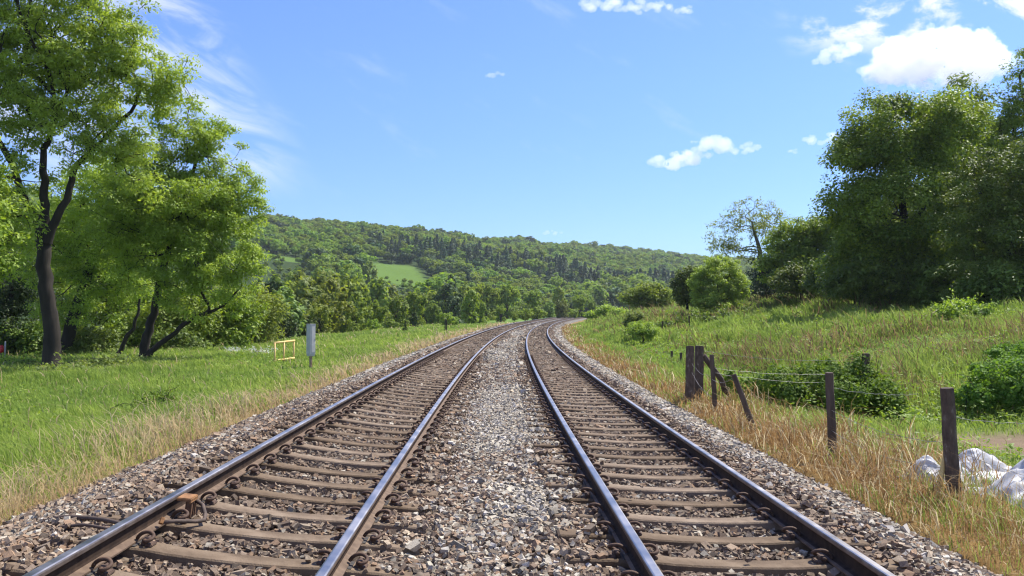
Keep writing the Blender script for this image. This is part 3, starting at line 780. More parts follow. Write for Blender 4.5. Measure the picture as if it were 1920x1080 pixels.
# --- right-hand wood on the bank
near_tree('sycamore_tree', 'big dense domed tree, leftmost of the dark wood on the right bank', 'tree',
          [LB(1700, 260, 52, 110, 75, 1.1), LB(1640, 300, 52, 75, 75), LB(1600, 380, 52, 50, 70), LB(1780, 230, 52.5, 75, 60), LB(1690, 400, 51, 120, 90), LB(1620, 470, 51.5, 65, 75), LB(1750, 480, 51, 80, 60), LB(1660, 215, 53, 60, 40), LB(1580, 500, 52, 40, 50), LB(1720, 530, 51, 100, 35, .6)],
          [ST([(1705, 560, 52, .35), (1703, 480, 52, .3), (1698, 420, 52, .25), (1690, 340, 52, .18), (1680, 270, 52, .1)]),
           ST([(1704, 440, 52, .16), (1740, 380, 52, .14), (1755, 300, 52.4, .08)]),
           ST([(1704, 460, 52, .15), (1650, 400, 52, .12), (1620, 340, 52, .07)])],
          330, 330, .19, 'sycamore', rt=.016, cluster=1.12, flatc=.72, aspect=.6, seed=61, shell=3.6)
near_tree('sycamore_tree', 'taller rounded tree top rising just behind the big domed tree', 'tree',
          [LB(1800, 200, 60, 55, 52), LB(1760, 230, 60, 50, 45), LB(1840, 270, 60, 70, 70), LB(1820, 380, 60, 90, 90)],
          [ST([(1810, 550, 60, .3), (1808, 400, 60, .22), (1800, 250, 60, .1)])],
          150, 320, .2, 'sycamore', rt=.0125, cluster=1.15, flatc=.72, aspect=.6, seed=62, shell=3.6)
near_tree('ash_tree', 'airy tall ash at the top right corner above the dark wood', 'tree',
          [LB(1870, 240, 56, 45, 50), LB(1860, 300, 57, 60, 60), LB(1915, 150, 56, 40, 45), LB(1895, 215, 56, 45, 35), LB(1950, 230, 56, 70, 70), LB(1960, 110, 56, 60, 60), LB(1930, 330, 56, 80, 60)],
          [ST([(1950, 560, 56, .3), (1948, 400, 56, .22), (1935, 250, 56, .14), (1920, 140, 56, .06)])],
          300, 90, .2, 'sycamore', rt=.0115, cluster=.7, seed=63)
near_tree('elder_tree', 'lower grey green bushy tree in front at the right edge of the wood', 'tree',
          [LB(1860, 350, 44, 80, 70), LB(1920, 320, 44, 80, 80), LB(1820, 430, 44, 60, 70), LB(1890, 450, 43, 90, 80), LB(1960, 430, 44, 100, 120), LB(1840, 520, 43, 70, 45)],
          [ST([(1900, 575, 44, .22), (1895, 480, 44, .16), (1885, 380, 44, .08)]), ST([(1905, 570, 44, .14), (1950, 450, 44, .1), (1940, 350, 44, .05)])],
          400, 150, .16, 'oak', rt=.0105, cluster=.66, aspect=.5, seed=64, shell=3.5)
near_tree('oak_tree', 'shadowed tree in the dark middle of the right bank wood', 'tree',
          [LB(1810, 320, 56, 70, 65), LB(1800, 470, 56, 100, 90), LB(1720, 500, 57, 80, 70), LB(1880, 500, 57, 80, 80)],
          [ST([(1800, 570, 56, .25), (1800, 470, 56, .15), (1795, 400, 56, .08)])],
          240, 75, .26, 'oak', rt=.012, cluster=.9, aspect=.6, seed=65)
for px, top, d, lab in ((1640, 330, 70, 'tree deep in the right bank wood behind the big domed tree'), (1730, 300, 74, 'tall tree deep in the right bank wood behind the dome'), (1860, 300, 70, 'tree at the back of the right bank wood near the photo edge'), (1950, 260, 66, 'tree at the back of the wood beyond the right edge')):
    zz = h1(PX(px, d), d); pyb = HY - (zz - CZ) / d * F; m_ = (top + pyb) / 2; hh = (pyb - top) / 2
    near_tree('backdrop_tree', lab, 'tree', [LB(px, m_, d, hh * .7, hh * .9), LB(px - hh * .4, m_ + hh * .3, d, hh * .5, hh * .6), LB(px + hh * .4, m_ + hh * .2, d, hh * .5, hh * .7), LB(px, m_ + hh * .7, d, hh * .8, hh * .3)],
              [[(PX(px, d), d, zz, .2), (PX(px, d), d, PZ(m_, d), .14), (PX(px, d), d, PZ(top + hh * .4, d), .06)]], 220, 70, .32, 'oak', rt=.012, cluster=1.0, aspect=.6, seed=110 + k); k += 1
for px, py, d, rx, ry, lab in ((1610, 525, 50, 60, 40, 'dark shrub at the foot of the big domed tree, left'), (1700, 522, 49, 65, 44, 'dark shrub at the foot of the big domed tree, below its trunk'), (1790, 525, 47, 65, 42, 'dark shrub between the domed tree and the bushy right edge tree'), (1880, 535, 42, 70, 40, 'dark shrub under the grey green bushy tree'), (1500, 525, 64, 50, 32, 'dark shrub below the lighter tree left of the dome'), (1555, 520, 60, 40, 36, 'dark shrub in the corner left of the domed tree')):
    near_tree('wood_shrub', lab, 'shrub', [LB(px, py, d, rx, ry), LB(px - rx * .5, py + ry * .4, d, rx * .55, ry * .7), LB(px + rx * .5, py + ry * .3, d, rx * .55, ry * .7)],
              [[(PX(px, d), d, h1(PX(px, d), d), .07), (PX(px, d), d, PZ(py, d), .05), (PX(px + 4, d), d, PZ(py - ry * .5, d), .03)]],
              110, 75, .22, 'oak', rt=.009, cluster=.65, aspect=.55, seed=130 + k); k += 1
near_tree('hazel_bush', 'low dark bush under the big domed tree on the bank', 'bush',
          [LB(1590, 530, 55, 50, 32), LB(1640, 540, 53, 50, 28)],
          [ST([(1600, 575, 54, .08), (1602, 530, 54, .05), (1605, 510, 54, .03)])], 90, 75, .22, 'oak', cluster=.6, seed=66)
near_tree('sycamore_tree', 'lighter leafy tree filling the gap left of the big domed tree', 'tree',
          [LB(1475, 455, 69, 34, 45), LB(1455, 505, 68, 34, 34), LB(1520, 450, 68, 50, 50), LB(1560, 440, 68, 45, 50), LB(1490, 490, 68, 40, 45), LB(1530, 510, 67, 60, 40)],
          [ST([(1525, 560, 68, .22), (1525, 490, 68, .16), (1527, 430, 68, .08)])],
          330, 130, .22, 'bush', rt=.0115, cluster=.8, aspect=.55, seed=67)
near_tree('ash_tree', 'half bare tree with thin branches and ivy low on its trunk, on the bank skyline', 'tree',
          [LB(1415, 405, 80, 55, 40), LB(1360, 440, 80, 40, 42), LB(1340, 465, 80, 22, 18, .6), LB(1450, 430, 80, 45, 45), LB(1390, 470, 80, 60, 25, .6), LB(1475, 440, 81, 28, 42)],
          [ST([(1432, 555, 80, .3), (1430, 510, 80, .26), (1425, 470, 80, .2), (1412, 420, 80, .1)]), ST([(1440, 520, 80, .14), (1458, 470, 80, .12), (1465, 420, 80, .06)])],
          330, 20, .22, 'olive', 'bark_pale', rt=.0105, cluster=.55, seed=68)
near_tree('ivy_bush', 'dark ivy covered stump shaped bush at the foot of the half bare tree', 'bush',
          [LB(1425, 500, 79, 26, 45), LB(1450, 530, 79, 35, 30), LB(1410, 545, 78, 26, 18)],
          [ST([(1430, 560, 79, .12), (1430, 520, 79, .08), (1428, 480, 79, .05)])], 90, 80, .22, 'dark', cluster=.7, seed=69)
near_tree('lime_bush', 'dense round bright bush standing alone on the right bank', 'bush',
          [LB(1345, 533, 70, 50, 46, 1.2), LB(1352, 505, 70, 36, 30), LB(1316, 545, 70, 26, 34), LB(1376, 545, 70, 26, 36), LB(1345, 562, 69, 46, 22)],
          [ST([(1345, 590, 70, .12), (1345, 560, 70, .08), (1346, 520, 70, .04)])], 280, 130, .15, 'ash_young', rt=.01, cluster=.48, aspect=.6, seed=70, shell=4)
near_tree('hawthorn_bush', 'darker bush tucked behind the left side of the round bright bush', 'bush',
          [LB(1290, 530, 79, 26, 32), LB(1272, 550, 79, 18, 22), LB(1300, 555, 79, 20, 20)],
          [ST([(1288, 580, 79, .12), (1288, 550, 79, .08), (1289, 520, 79, .04)])], 90, 75, .24, 'oak', cluster=.65, aspect=.6, seed=71)
near_tree('hawthorn_bush', 'broad low bush left of the dark bush, overlooking the curve', 'bush',
          [LB(1215, 553, 105, 34, 24), LB(1185, 560, 105, 20, 20), LB(1243, 558, 105, 24, 22)],
          [ST([(1213, 585, 105, .12), (1213, 565, 105, .08), (1214, 545, 105, .04)])], 140, 70, .3, 'bush', cluster=.75, aspect=.6, seed=72)
near_tree('hawthorn_bush', 'small shrub with pale upright shoots beside the railway verge', 'bush',
          [LB(1186, 605, 56, 18, 20), LB(1180, 590, 56, 7, 12, .7), LB(1197, 590, 56, 8, 10, .7)],
          [ST([(1186, 632, 56, .05), (1186, 610, 56, .03), (1186, 595, 56, .02)])], 70, 60, .14, 'willow', cluster=.35, aspect=.5, seed=73)
near_tree('hawthorn_bush', 'yellow green shrub with a brown underside in front of the pale shrub', 'bush',
          [LB(1205, 622, 52, 26, 17), LB(1195, 612, 52.5, 16, 12), LB(1220, 616, 52, 14, 12)],
          [ST([(1205, 645, 52, .05), (1205, 630, 52, .03), (1205, 618, 52, .02)])], 80, 70, .12, 'ash_young', cluster=.3, aspect=.5, seed=74)
for px, py, d, rx, ry, lab, sd in ((1135, 582, 118, 22, 9, 'bright low bush at the inside of the curve', 75), (1112, 590, 125, 14, 6, 'tiny bright bush where the rails vanish', 76), (1160, 587, 112, 16, 8, 'small bush right of the bright low bush', 77)):
    near_tree('verge_bush', lab, 'bush', [LB(px, py, d, rx, ry), LB(px + rx * .5, py + 4, d, rx * .6, ry * .7)], [ST([(px, py + ry, d, .06), (px, py, d, .04), (px, py - ry * .4, d, .02)])], 60, 50, .3, 'ash_young', cluster=.6, aspect=.6, seed=sd)

# --- brambles and fringe
def thicket(name, label, cat, lobes, n, size, mm, seed, stems=14, tilt=.55, shoots=60, tall=1.0):
    rg = np.random.default_rng(seed)
    lb = np.array(lobes); cxy = lb[:, :2].mean(0); b = np.array([cxy[0], cxy[1], h1(*cxy)])
    gl = H(lb[:, 0], lb[:, 1]) - .05; tp = lb[:, 2] + lb[:, 5] * tall; bt = np.minimum(lb[:, 2] - lb[:, 5], gl)
    lb[:, 2] = (tp + bt) / 2; lb[:, 5] = (tp - bt) / 2
    ex = lb[np.repeat(np.arange(len(lb)), 2)].copy(); k_ = len(ex)
    ex[:, :2] += rg.normal(0, 1, (k_, 2)) * ex[:, 3:5] * .7; ex[:, 2] += rg.uniform(-.5, .6, k_) * ex[:, 5]; ex[:, 3:6] *= rg.uniform(.3, .55, (k_, 1))
    lobes = np.concatenate([lb, ex])
    V, Q, t = cards(lobes, n, size, rg, aspect=.75, tilt=tilt, shell=5, flat=.35, clump=40)
    g = H(V[:, 0], V[:, 1]); V[:, 2] = np.maximum(V[:, 2], g - .05)
    V0 = V.reshape(-1, 4, 3); V0[:, :, 2] += ((fbm(V0[:, 0, 0], V0[:, 0, 1], .55) - .5) * .45)[:, None]
    w = Wood()
    for _ in range(stems):
        l = lb[rg.integers(len(lb))]; a = rg.uniform(0, 2 * PI); q = l[:3] + np.array([math.cos(a) * l[3] * .9, math.sin(a) * l[4] * .9, rg.uniform(.2, 1) * l[5]])
        p = np.array([l[0] + rg.normal(0, .2), l[1] + rg.normal(0, .2), h1(l[0], l[1])])
        w.limb(p - b, q - b, np.array([0, 0, 1.2]), .012, .004, 4, 6, rg)
    shv, sht = [], []
    for _ in range(shoots):
        l = lobes[rg.integers(len(lobes))]; a = rg.uniform(0, 2 * PI)
        p = np.array([l[0] + math.cos(a) * l[3] * .6, l[1] + math.sin(a) * l[4] * .6, l[2] + .5 * l[5]])
        ln = rg.uniform(.25, .6) * size / .075 * .8
        q = p + np.array([math.cos(a) * ln * .6, math.sin(a) * ln * .6, ln * rg.uniform(.2, .9)])
        w.limb(p - b, q - b, np.array([0, 0, 1.3]), .006, .003, 4, 5, rg)
        k_ = 12; t_ = np.linspace(.1, 1, k_)[:, None]; C_ = p + (q - p) * t_ + np.array([0, 0, .18 * ln]) * np.sin(t_ * PI) + rg.normal(0, .035, (k_, 3)) * size / .075
        shv.append(leaf_quads(C_, rg.normal(0, 1, (k_, 3)) + np.array([0, 0, -.4]), rg.normal(0, .4, (k_, 3)) + np.array([0, 0, 1]), size * rg.uniform(.6, 1.2, k_), size * .7 * rg.uniform(.6, 1.2, k_), rg)); sht.append(rg.uniform(.4, 1, k_))
    if shv:
        V_ = np.concatenate(shv).reshape(-1, 3)
        V = np.concatenate([V, V_]); t = np.concatenate([t, np.repeat(np.concatenate(sht), 4)]); Q = np.arange(len(V)).reshape(-1, 4)
    wv, wf = np.concatenate(w.V), np.concatenate(w.F)
    me = mesh_np(name, np.concatenate([V - b, wv]), np.concatenate([Q, wf + len(V)]), [M[mm], M['bark']], midx=np.concatenate([np.zeros(len(Q)), np.ones(len(wf))]), attrs={'tint': np.concatenate([t, np.zeros(len(wv))])})
    tag(link(name, me, None, tuple(b)), label, cat)
thicket('bramble_thicket', 'dark green bramble mound behind the leaning fence posts', 'bramble',
        [LB(1450, 712, 18.70, 50, 20), LB(1520, 704, 18.48, 50, 24), LB(1570, 712, 17.93, 45, 26), LB(1610, 700, 18.04, 40, 32), LB(1650, 726, 17.49, 40, 24), LB(1585, 730, 17.38, 55, 22), LB(1400, 716, 19.25, 36, 14), LB(1675, 745, 16.94, 26, 14), LB(1490, 728, 18.04, 40, 14), LB(1545, 694, 18.92, 30, 18), LB(1370, 706, 19.80, 22, 12)], 22000, .07, 'bramble', 81, tall=1.35)
thicket('bramble_thicket', 'tall bramble bank at the right edge beyond the bare earth', 'bramble',
        [LB(1840, 728, 17.33, 40, 30), LB(1900, 722, 17.10, 55, 40), LB(1965, 715, 17.10, 60, 50), LB(1880, 695, 18.81, 60, 32), LB(1945, 680, 19.95, 65, 32), LB(1900, 664, 22.23, 50, 20), LB(1965, 655, 22.80, 60, 24), LB(1808, 738, 17.78, 22, 15), LB(1850, 690, 20.52, 35, 16)], 26000, .068, 'bramble', 82, tall=1.25)
thicket('bramble_thicket', 'low dusty bramble fringe along the foot of the forked ash', 'bramble',
        [LB(150, 700, 29.5, 60, 20), LB(230, 698, 30.5, 45, 17), LB(300, 693, 32.5, 50, 16), LB(70, 704, 29, 50, 20), LB(10, 706, 29, 50, 18), LB(360, 688, 35, 40, 12), LB(190, 692, 31, 40, 20)], 12000, .12, 'willow', 83)
thicket('nettle_patch', 'sunlit green mound of weeds left of the forked ash trunk', 'weeds',
        [LB(35, 690, 34, 50, 24), LB(-20, 700, 33, 50, 24)], 6000, .12, 'ash_young', 84)
thicket('dock_patch', 'dark low weed patch in the green meadow near the left verge', 'weeds',
        [LB(285, 757, 17.5, 30, 7), LB(310, 750, 18, 20, 7), LB(262, 768, 17, 18, 5)], 3000, .06, 'bramble', 85)
thicket('flower_patch', 'patch of small white wildflowers in the meadow left of the yellow frame', 'wildflowers', [LB(455, 660, 42, 30, 3), LB(490, 662, 40, 25, 3), LB(420, 664, 44, 25, 3)], 900, .07, 'blossom', 88)
thicket('nettle_patch', 'weedy hump on the skyline of the right bank under the wood', 'weeds',
        [LB(1800, 578, 38, 35, 15), LB(1830, 590, 36, 30, 14), LB(1770, 592, 37, 30, 10)], 3500, .13, 'bush', 86)
thicket('hedge_line', 'dark low bramble line across the bank below the round bush', 'bramble',
        [LB(1250, 607, 62, 26, 5), LB(1290, 603, 62, 26, 6), LB(1330, 598, 62, 26, 7), LB(1368, 590, 63, 22, 8), LB(1400, 580, 64, 16, 7)], 4500, .16, 'oak', 87)

def build_weeds():
    """broad leaved weeds scattered through the rough grass"""
    rg = np.random.default_rng(8)
    n = 21000
    r = 7 + 75 * rg.random(n) ** 1.3; az = rg.uniform(-.85, .85, n); x, y = az * r, r
    u = U(x, y)
    dens = np.where(u > 0, sstep(5.5, 8, u) * (.25 + .75 * sstep(.42, .6, fbm(x, y, 4.5))), sstep(6.2, 8, -u) * .45 * sstep(.5, .62, fbm(x, y, 3.5)))
    k = (rg.random(n) < dens) & (soil_at(x, y) < .3); x, y, u, r = x[k], y[k], u[k], r[k]; n = len(x)
    hg = rg.uniform(.12, .5, n) * np.where(u > 0, .6 + 1.3 * sstep(.4, .7, fbm(x + 21, y, 2.6)), .7); m = 11
    sc_ = np.maximum(1, r / 26)
    C = np.stack([x, y, H(x, y)], 1)
    C = np.repeat(C, m, 0); hh = np.repeat(hg, m); t = rg.random(n * m)
    C[:, :2] += rg.normal(0, 1, (n * m, 2)) * (.10 + .10 * (1 - t))[:, None]
    C[:, 2] += hh * (.25 + .75 * t)
    S = np.repeat(sc_, m)
    nrm = rg.normal(0, .45, (n * m, 3)) + np.array([0, 0, 1.0])
    V = leaf_quads(C, np.cross(nrm, rg.normal(0, 1, (n * m, 3))), nrm, .085 * S * rg.uniform(.6, 1.4, n * m), .045 * S * rg.uniform(.6, 1.4, n * m), rg)
    tt = np.clip(.6 * np.repeat(rg.random(n), m) + .4 * rg.random(n * m), 0, 1)
    o = link('bank_weeds', mesh_np('bank_weeds', V.reshape(-1, 3), np.arange(n * m * 4).reshape(-1, 4), M['weed'], attrs={'tint': np.repeat(tt, 4)}))
    tag(o, 'broad leaved weeds scattered through the rough grass of both banks', 'weeds', kind='stuff')
build_weeds()
# ------------------------------------------------------------------ trees of the valley: prototypes with trunk and crown
def proto(kind, seed):
    rg = np.random.default_rng(seed)
    w = Wood()
    if kind == 'round':
        lb = crown_lobes(rg, .38, .40, .58, 16, .66, .42); mm = 'valley'; n = 3400
    elif kind == 'oval':
        lb = crown_lobes(rg, .27, .45, .55, 16, .68, .42); mm = 'bush'; n = 3000
    elif kind == 'willow':
        lb = crown_lobes(rg, .36, .46, .52, 18, .66, .42); mm = 'willow'; n = 3400
    elif kind == 'olive':
        lb = crown_lobes(rg, .38, .44, .55, 22, .8, .3); mm = 'olive'; n = 2600
    elif kind == 'dark':
        lb = crown_lobes(rg, .33, .44, .52, 14, .64, .42); mm = 'hill_dark'; n = 3000
    elif kind == 'shrub':
        lb = crown_lobes(rg, .55, .45, .45, 16, .66, .42); mm = 'bush'; n = 3000
    if kind in ('round', 'oval', 'willow', 'olive', 'dark'):
        for _ in range(7):
            a = rg.uniform(0, 6.28); q = rg.uniform(.05, .3); lb.append((math.cos(a) * q, math.sin(a) * q, rg.uniform(.1, .25), .17, .17, .16, .8))
    V, Q, t = cards(lb, n, .06 if kind != 'shrub' else .07, rg, aspect=.65, tilt=.5, clump=9, flat=.6)
    V[:, 2] = np.maximum(V[:, 2], .02)
    w.limb((0, 0, -.05), (0, 0, .55), np.array([.05, 0, 1]), .022, .012, 7, 6, rg, .05)
    for l in lb[1:12]: w.limb((0, 0, rg.uniform(.12, .5)), l[:3], np.array([0, 0, .6]), .010, .003, 5, 5, rg)
    return w.mesh('trunk', M['bark']), mesh_np('crown', V, Q, M[mm], attrs={'tint': t})
PR = {k: [proto(k, 100 + 7 * i + j) for j in range(2)] for i, k in enumerate(('round', 'oval', 'willow', 'olive', 'dark', 'shrub'))}
def put_tree(px, top, d, kind, j, label, group, name='valley_tree', wide=1.0, cat='tree'):
    x = PX(px, d); z = h1(x, d) - .15
    ht = max(1.2, PZ(top, d) - z)
    o = empty(name, (x, d, z), label, cat, group, rz=rng.uniform(0, 6.28))
    o.scale = (ht * wide, ht * wide, ht)
    tm, cm = PR[kind][j % 2]
    link('trunk', tm, o); link('crown', cm, o)
    return o
GV = 'trees of the valley wood beyond the left meadow'
VT = [(515, 520, 92, 'willow', 1.0, 'tall grey green tree directly behind the grey cabinet, left side'), (560, 505, 105, 'willow', .9, 'tall grey green tree rising just above the grey cabinet'),
      (620, 525, 92, 'olive', 1.05, 'thin olive tree with dark stem showing right of the cabinet'), (600, 560, 84, 'olive', 1.0, 'low olive tree at the meadow edge right of the cabinet'), (668, 548, 98, 'olive', 1.0, 'bushy olive tree standing beside the thin olive tree'),
      (706, 560, 104, 'round', .9, 'rounded olive green tree above the ivy covered stake'), (745, 548, 116, 'oval', 1.0, 'yellow green oval tree above the ivy covered stake'), (780, 538, 128, 'round', .9, 'yellow green tree behind the dark post'),
      (776, 580, 110, 'dark', .8, 'small dark tree between yellow green trees'), (812, 558, 132, 'willow', .9, 'greyish tree left of the white tipped tree'), (838, 578, 120, 'shrub', 1.0, 'bright low shrub right behind the short dark post'),
      (880, 540, 130, 'oval', 1.05, 'tree with white tipped shoots on the curve'), (903, 560, 142, 'oval', .9, 'bright tree just right of the white tipped tree'), (938, 570, 160, 'round', .9, 'small rounded tree behind the far trackside marker'),
      (985, 572, 165, 'shrub', .9, 'dark sided bush at the outside of the curve, left half'), (1008, 568, 168, 'shrub', .9, 'dark sided bush at the outside of the curve, right half'), (965, 580, 170, 'shrub', .8, 'pale rounded bush next to the dark sided bush'),
      (1030, 560, 195, 'willow', .9, 'hazy grey green tree right of the dark sided bush'), (1052, 556, 200, 'willow', .9, 'second hazy grey green tree right of the dark sided bush'), (1085, 545, 215, 'round', .9, 'bright tree above the point where the rails vanish'),
      (1110, 560, 215, 'oval', .9, 'bright tree right of the vanishing rails'), (1140, 565, 200, 'round', .9, 'pale tree left of the broad low bush'), (1075, 572, 205, 'shrub', .9, 'small shrub beyond the vanishing rails'), (1120, 576, 190, 'shrub', .9, 'small shrub right of the vanishing rails'),
      (590, 480, 150, 'round', .8, 'tall broad tree in the second row above the olive trees'), (640, 492, 160, 'round', .85, 'broad tree in the second row, below the left end of the pasture'), (545, 490, 150, 'round', .8, 'broad tree in the second row above the grey green pair'), (700, 515, 175, 'oval', 1.0, 'second row tree below the pasture hedge'),
      (735, 522, 180, 'willow', .9, 'grey second row tree below the pasture'), (840, 520, 185, 'dark', 1.0, 'dark second row tree behind the greyish tree'), (800, 525, 190, 'round', .9, 'rounded second row tree right of the pasture'), (870, 525, 200, 'round', .9, 'rounded tree above the white tipped tree'),
      (910, 520, 210, 'round', .9, 'rounded tree above the far trackside marker'), (950, 525, 215, 'round', .9, 'bright rounded tree in the middle of the valley wood'), (1000, 535, 220, 'round', .9, 'bright rounded tree above the curve'), (1045, 535, 230, 'oval', 1.0, 'oval tree at the right end of the valley wood'),
      (820, 498, 250, 'round', .9, 'large rounded tree at the right end of the pasture'), (845, 505, 255, 'dark', .9, 'dark tree beside the large rounded tree at the pasture end'), (690, 484, 330, 'oval', .9, 'lone oval tree at the left end of the pasture'), (660, 493, 300, 'round', .9, 'rounded tree left of the lone oval pasture tree'),
      (500, 500, 120, 'dark', .9, 'dark tree at the edge of the ash crown'), (530, 570, 86, 'dark', .9, 'dark shaded tree left of the grey cabinet'), (490, 560, 84, 'olive', .9, 'olive tree under the drooping ash crown'), (850, 588, 122, 'shrub', 1.0, 'bright shrub right of the short dark post'),
      (700, 590, 100, 'shrub', .8, 'low bush behind the ivy covered stake'), (735, 592, 104, 'shrub', .8, 'low bush right of the ivy covered stake'), (655, 590, 92, 'shrub', .8, 'low dark bush under the thin olive tree')]
for i, (px, top, d, kd, wd_, lab) in enumerate(VT):
    put_tree(px, top, d, kd, i, lab, GV, wide=wd_)
# blossom on the white tipped tree
for (px, py, w_) in ((748, 519, 10), (735, 524, 9), (760, 522, 9), (715, 515, 8), (775, 527, 8), (790, 528, 8)):
    d = 392
    put_tree(px + 10, py, d, 'shrub', 0, 'dark hedge bush standing in the hillside pasture', 'hedge bushes across the hillside pasture', 'hedge_bush', .9, 'bush')
# filler trees low in the valley, none may hide the pasture
fr = np.random.default_rng(99)
cnt = 0
while cnt < 90:
    d = fr.uniform(110, 330); px = fr.uniform(380, 1180)
    x = PX(px, d)
    if float(U(x, d)) > -24 or field_mask(x, d) > .05: continue
    z = h1(x, d); lim = 530 if 480 < px < 800 else 515
    top = HY - (z + fr.uniform(7, 12) - CZ) / d * F
    if top < lim: continue
    kd = ['round', 'oval', 'willow', 'round', 'dark', 'olive'][fr.integers(6)]
    put_tree(px, top, d, kd, cnt, 'leafy tree packed into the valley wood below the far hillside', 'trees packed in the valley wood', wide=fr.uniform(.8, 1.1))
    cnt += 1

# ------------------------------------------------------------------ the wood on the far hillside
def hill_proto(name, mm, seed, conifer=False):
    rg = np.random.default_rng(seed)
    if conifer:
        n = 420; t = rg.random(n) ** .8; a = rg.uniform(0, 2 * PI, n); r = (1 - t) ** .8 * .25 * rg.uniform(.45, 1.15, n) + .012
        r *= 1 + .25 * np.sin(t * 40)
        C = np.stack([np.cos(a) * r, np.sin(a) * r, .05 + t * .95], 1)
        nrm = np.stack([np.cos(a), np.sin(a), np.full(n, .6)], 1) + rg.normal(0, .3, (n, 3))
        D = np.stack([np.cos(a), np.sin(a), np.full(n, -.5)], 1) + rg.normal(0, .2, (n, 3))
        V = leaf_quads(C, D, nrm, rg.uniform(.08, .15, n), rg.uniform(.06, .1, n), rg).reshape(-1, 3)
        Q = np.arange(n * 4).reshape(-1, 4); t = np.repeat(rg.random(n), 4)
    else:
        lb = crown_lobes(rg, .5, .42, .58, 14, .64, .4)
        V, Q, t = cards(lb, 760, .105, rg, aspect=.75, tilt=.5, clump=14, flat=.7)
    w = Wood(); w.tube([(0, 0, -.1), (0, 0, .3), (0, 0, .6)], [.025, .02, .01], 5)
    wv, wf = w.V[0], w.F[0]
    me = mesh_np(name, np.concatenate([V, wv]), np.concatenate([Q, wf + len(V)]), [M[mm], M['bark']], midx=np.concatenate([np.zeros(len(Q)), np.ones(len(wf))]), attrs={'tint': np.concatenate([t, np.zeros(len(wv))])})
    return me
HB = [hill_proto('broadleaf_tree', 'hill', 300 + i) for i in range(4)] + [hill_proto('broadleaf_tree', 'hill_dark', 310 + i) for i in range(2)]
HC = [hill_proto('conifer_tree', 'conifer', 320 + i, True) for i in range(2)]
def build_hill():
    rg = np.random.default_rng(77)
    T = []
    y = 235.0
    while y < 1330:
        sp = 6.6 if y < 600 else 7.6
        for x in np.arange(-.66 * y, .50 * y, sp):
            T.append((x + rg.uniform(-.45, .45) * sp, y + rg.uniform(-.45, .45) * sp))
        y += sp
    T = np.array(T); x, y = T.T
    d = (x - y + 900) / 1.41421
    az = x / y
    ok = (d < 418) & (d > -45) & (field_mask(x, y) < .05)
    # only low scrub below the pastures
    low = (az > -.186) & (az < -.095) & (y < 378)
    low |= (az > -.34) & (az < -.24) & (y < 388)
    ok &= ~(low & (y < 318))
    ok &= ~((np.abs(U(x, y)) < 12) & (y < 330))
    x, y, az, low = x[ok], y[ok], az[ok], low[ok]
    wob = (fbm(x, y, 60) - .5) * 60
    con = (az > -.16) & (az < .20) & (y + wob > 478 - 40 * (az > .02)) & (y + wob * .5 < 545 + 60 * np.clip(az, 0, 1)) & (rg.random(len(x)) < .62)
    band = con.copy()
    band = (az > -.17) & (az < .21) & (y + wob > 470) & (y + wob * .5 < 560 + 60 * np.clip(az, 0, 1))
    con |= (rg.random(len(x)) < .008) & (y < 620)
    hgt = np.where(con, rg.uniform(6, 12.5, len(x)), rg.uniform(5.5, 9, len(x)) + 4 * rg.random(len(x)) ** 3)
    con &= ~low
    hgt = np.where(low, rg.uniform(2.2, 3.6, len(x)), hgt)
    wid = hgt * np.where(con, 1.0, rg.uniform(.85, 1.35, len(x)))
    dark = rg.random(len(x)) < np.where(band, .45, np.where(fbm(x, y, 70) > .58, .4, .07))
    z = H(x, y) - .3
    order = np.argsort(y)
    nb = nc = 0
    rest = []
    fol = {'b': 'broadleaf tree in the wood covering the far hillside', 'c': 'dark conifer in the plantation band across the far hillside'}
    for i in order:
        px = 960 + x[i] / y[i] * F
        vis = 470 < px < 1420
        if con[i] and nc < 280 and vis:
            me = HC[rg.integers(2)]; nm = 'conifer_tree'; nc += 1; lb, g = fol['c'], 'conifers of the hillside plantation'
        elif not con[i] and nb < 280 and vis:
            me = HB[4 + rg.integers(2)] if dark[i] else HB[rg.integers(4)]; nm = 'broadleaf_tree'; nb += 1; lb, g = fol['b'], 'broadleaf trees of the hillside wood'
        else:
            rest.append(i); continue
        o = bpy.data.objects.new(nm, me); COL.objects.link(o)
        o.location = (x[i], y[i], z[i]); o.rotation_euler = (0, 0, rg.uniform(0, 6.28))
        s = hgt[i]; o.scale = (wid[i], wid[i], s)
        tag(o, lb, 'tree', g)
    rest = np.array(rest)
    print('hill', len(order), nb, nc, len(rest))
    # everything further away: one object, instanced on points
    src = bpy.data.collections.new('wood_sources')
    for j, me in enumerate(HB + HC):
        o = bpy.data.objects.new('%02d_wood_tree' % j, me); src.objects.link(o)
    idx = np.where(con[rest], 6 + rg.integers(0, 2, len(rest)), np.where(dark[rest], 4 + rg.integers(0, 2, len(rest)), rg.integers(0, 4, len(rest))))
    me = bpy.data.meshes.new('hillside_wood')
    me.vertices.add(len(rest)); me.vertices.foreach_set('co', np.stack([x[rest], y[rest], z[rest]], 1).astype(np.float32).ravel())
    a = me.attributes.new('pick', 'INT', 'POINT'); a.data.foreach_set('value', idx.astype(np.int32))
    a = me.attributes.new('size', 'FLOAT_VECTOR', 'POINT'); a.data.foreach_set('vector', np.stack([wid[rest], wid[rest], hgt[rest]], 1).astype(np.float32).ravel())
    a = me.attributes.new('turn', 'FLOAT_VECTOR', 'POINT'); a.data.foreach_set('vector', np.stack([0 * rest, 0 * rest, rg.uniform(0, 6.28, len(rest))], 1).astype(np.float32).ravel())
    me.update()
    o = link('hillside_wood', me); tag(o, 'mass of trees covering the upper far hillside', 'wood', kind='stuff')
    ng = bpy.data.node_groups.new('hillside_wood', 'GeometryNodeTree')
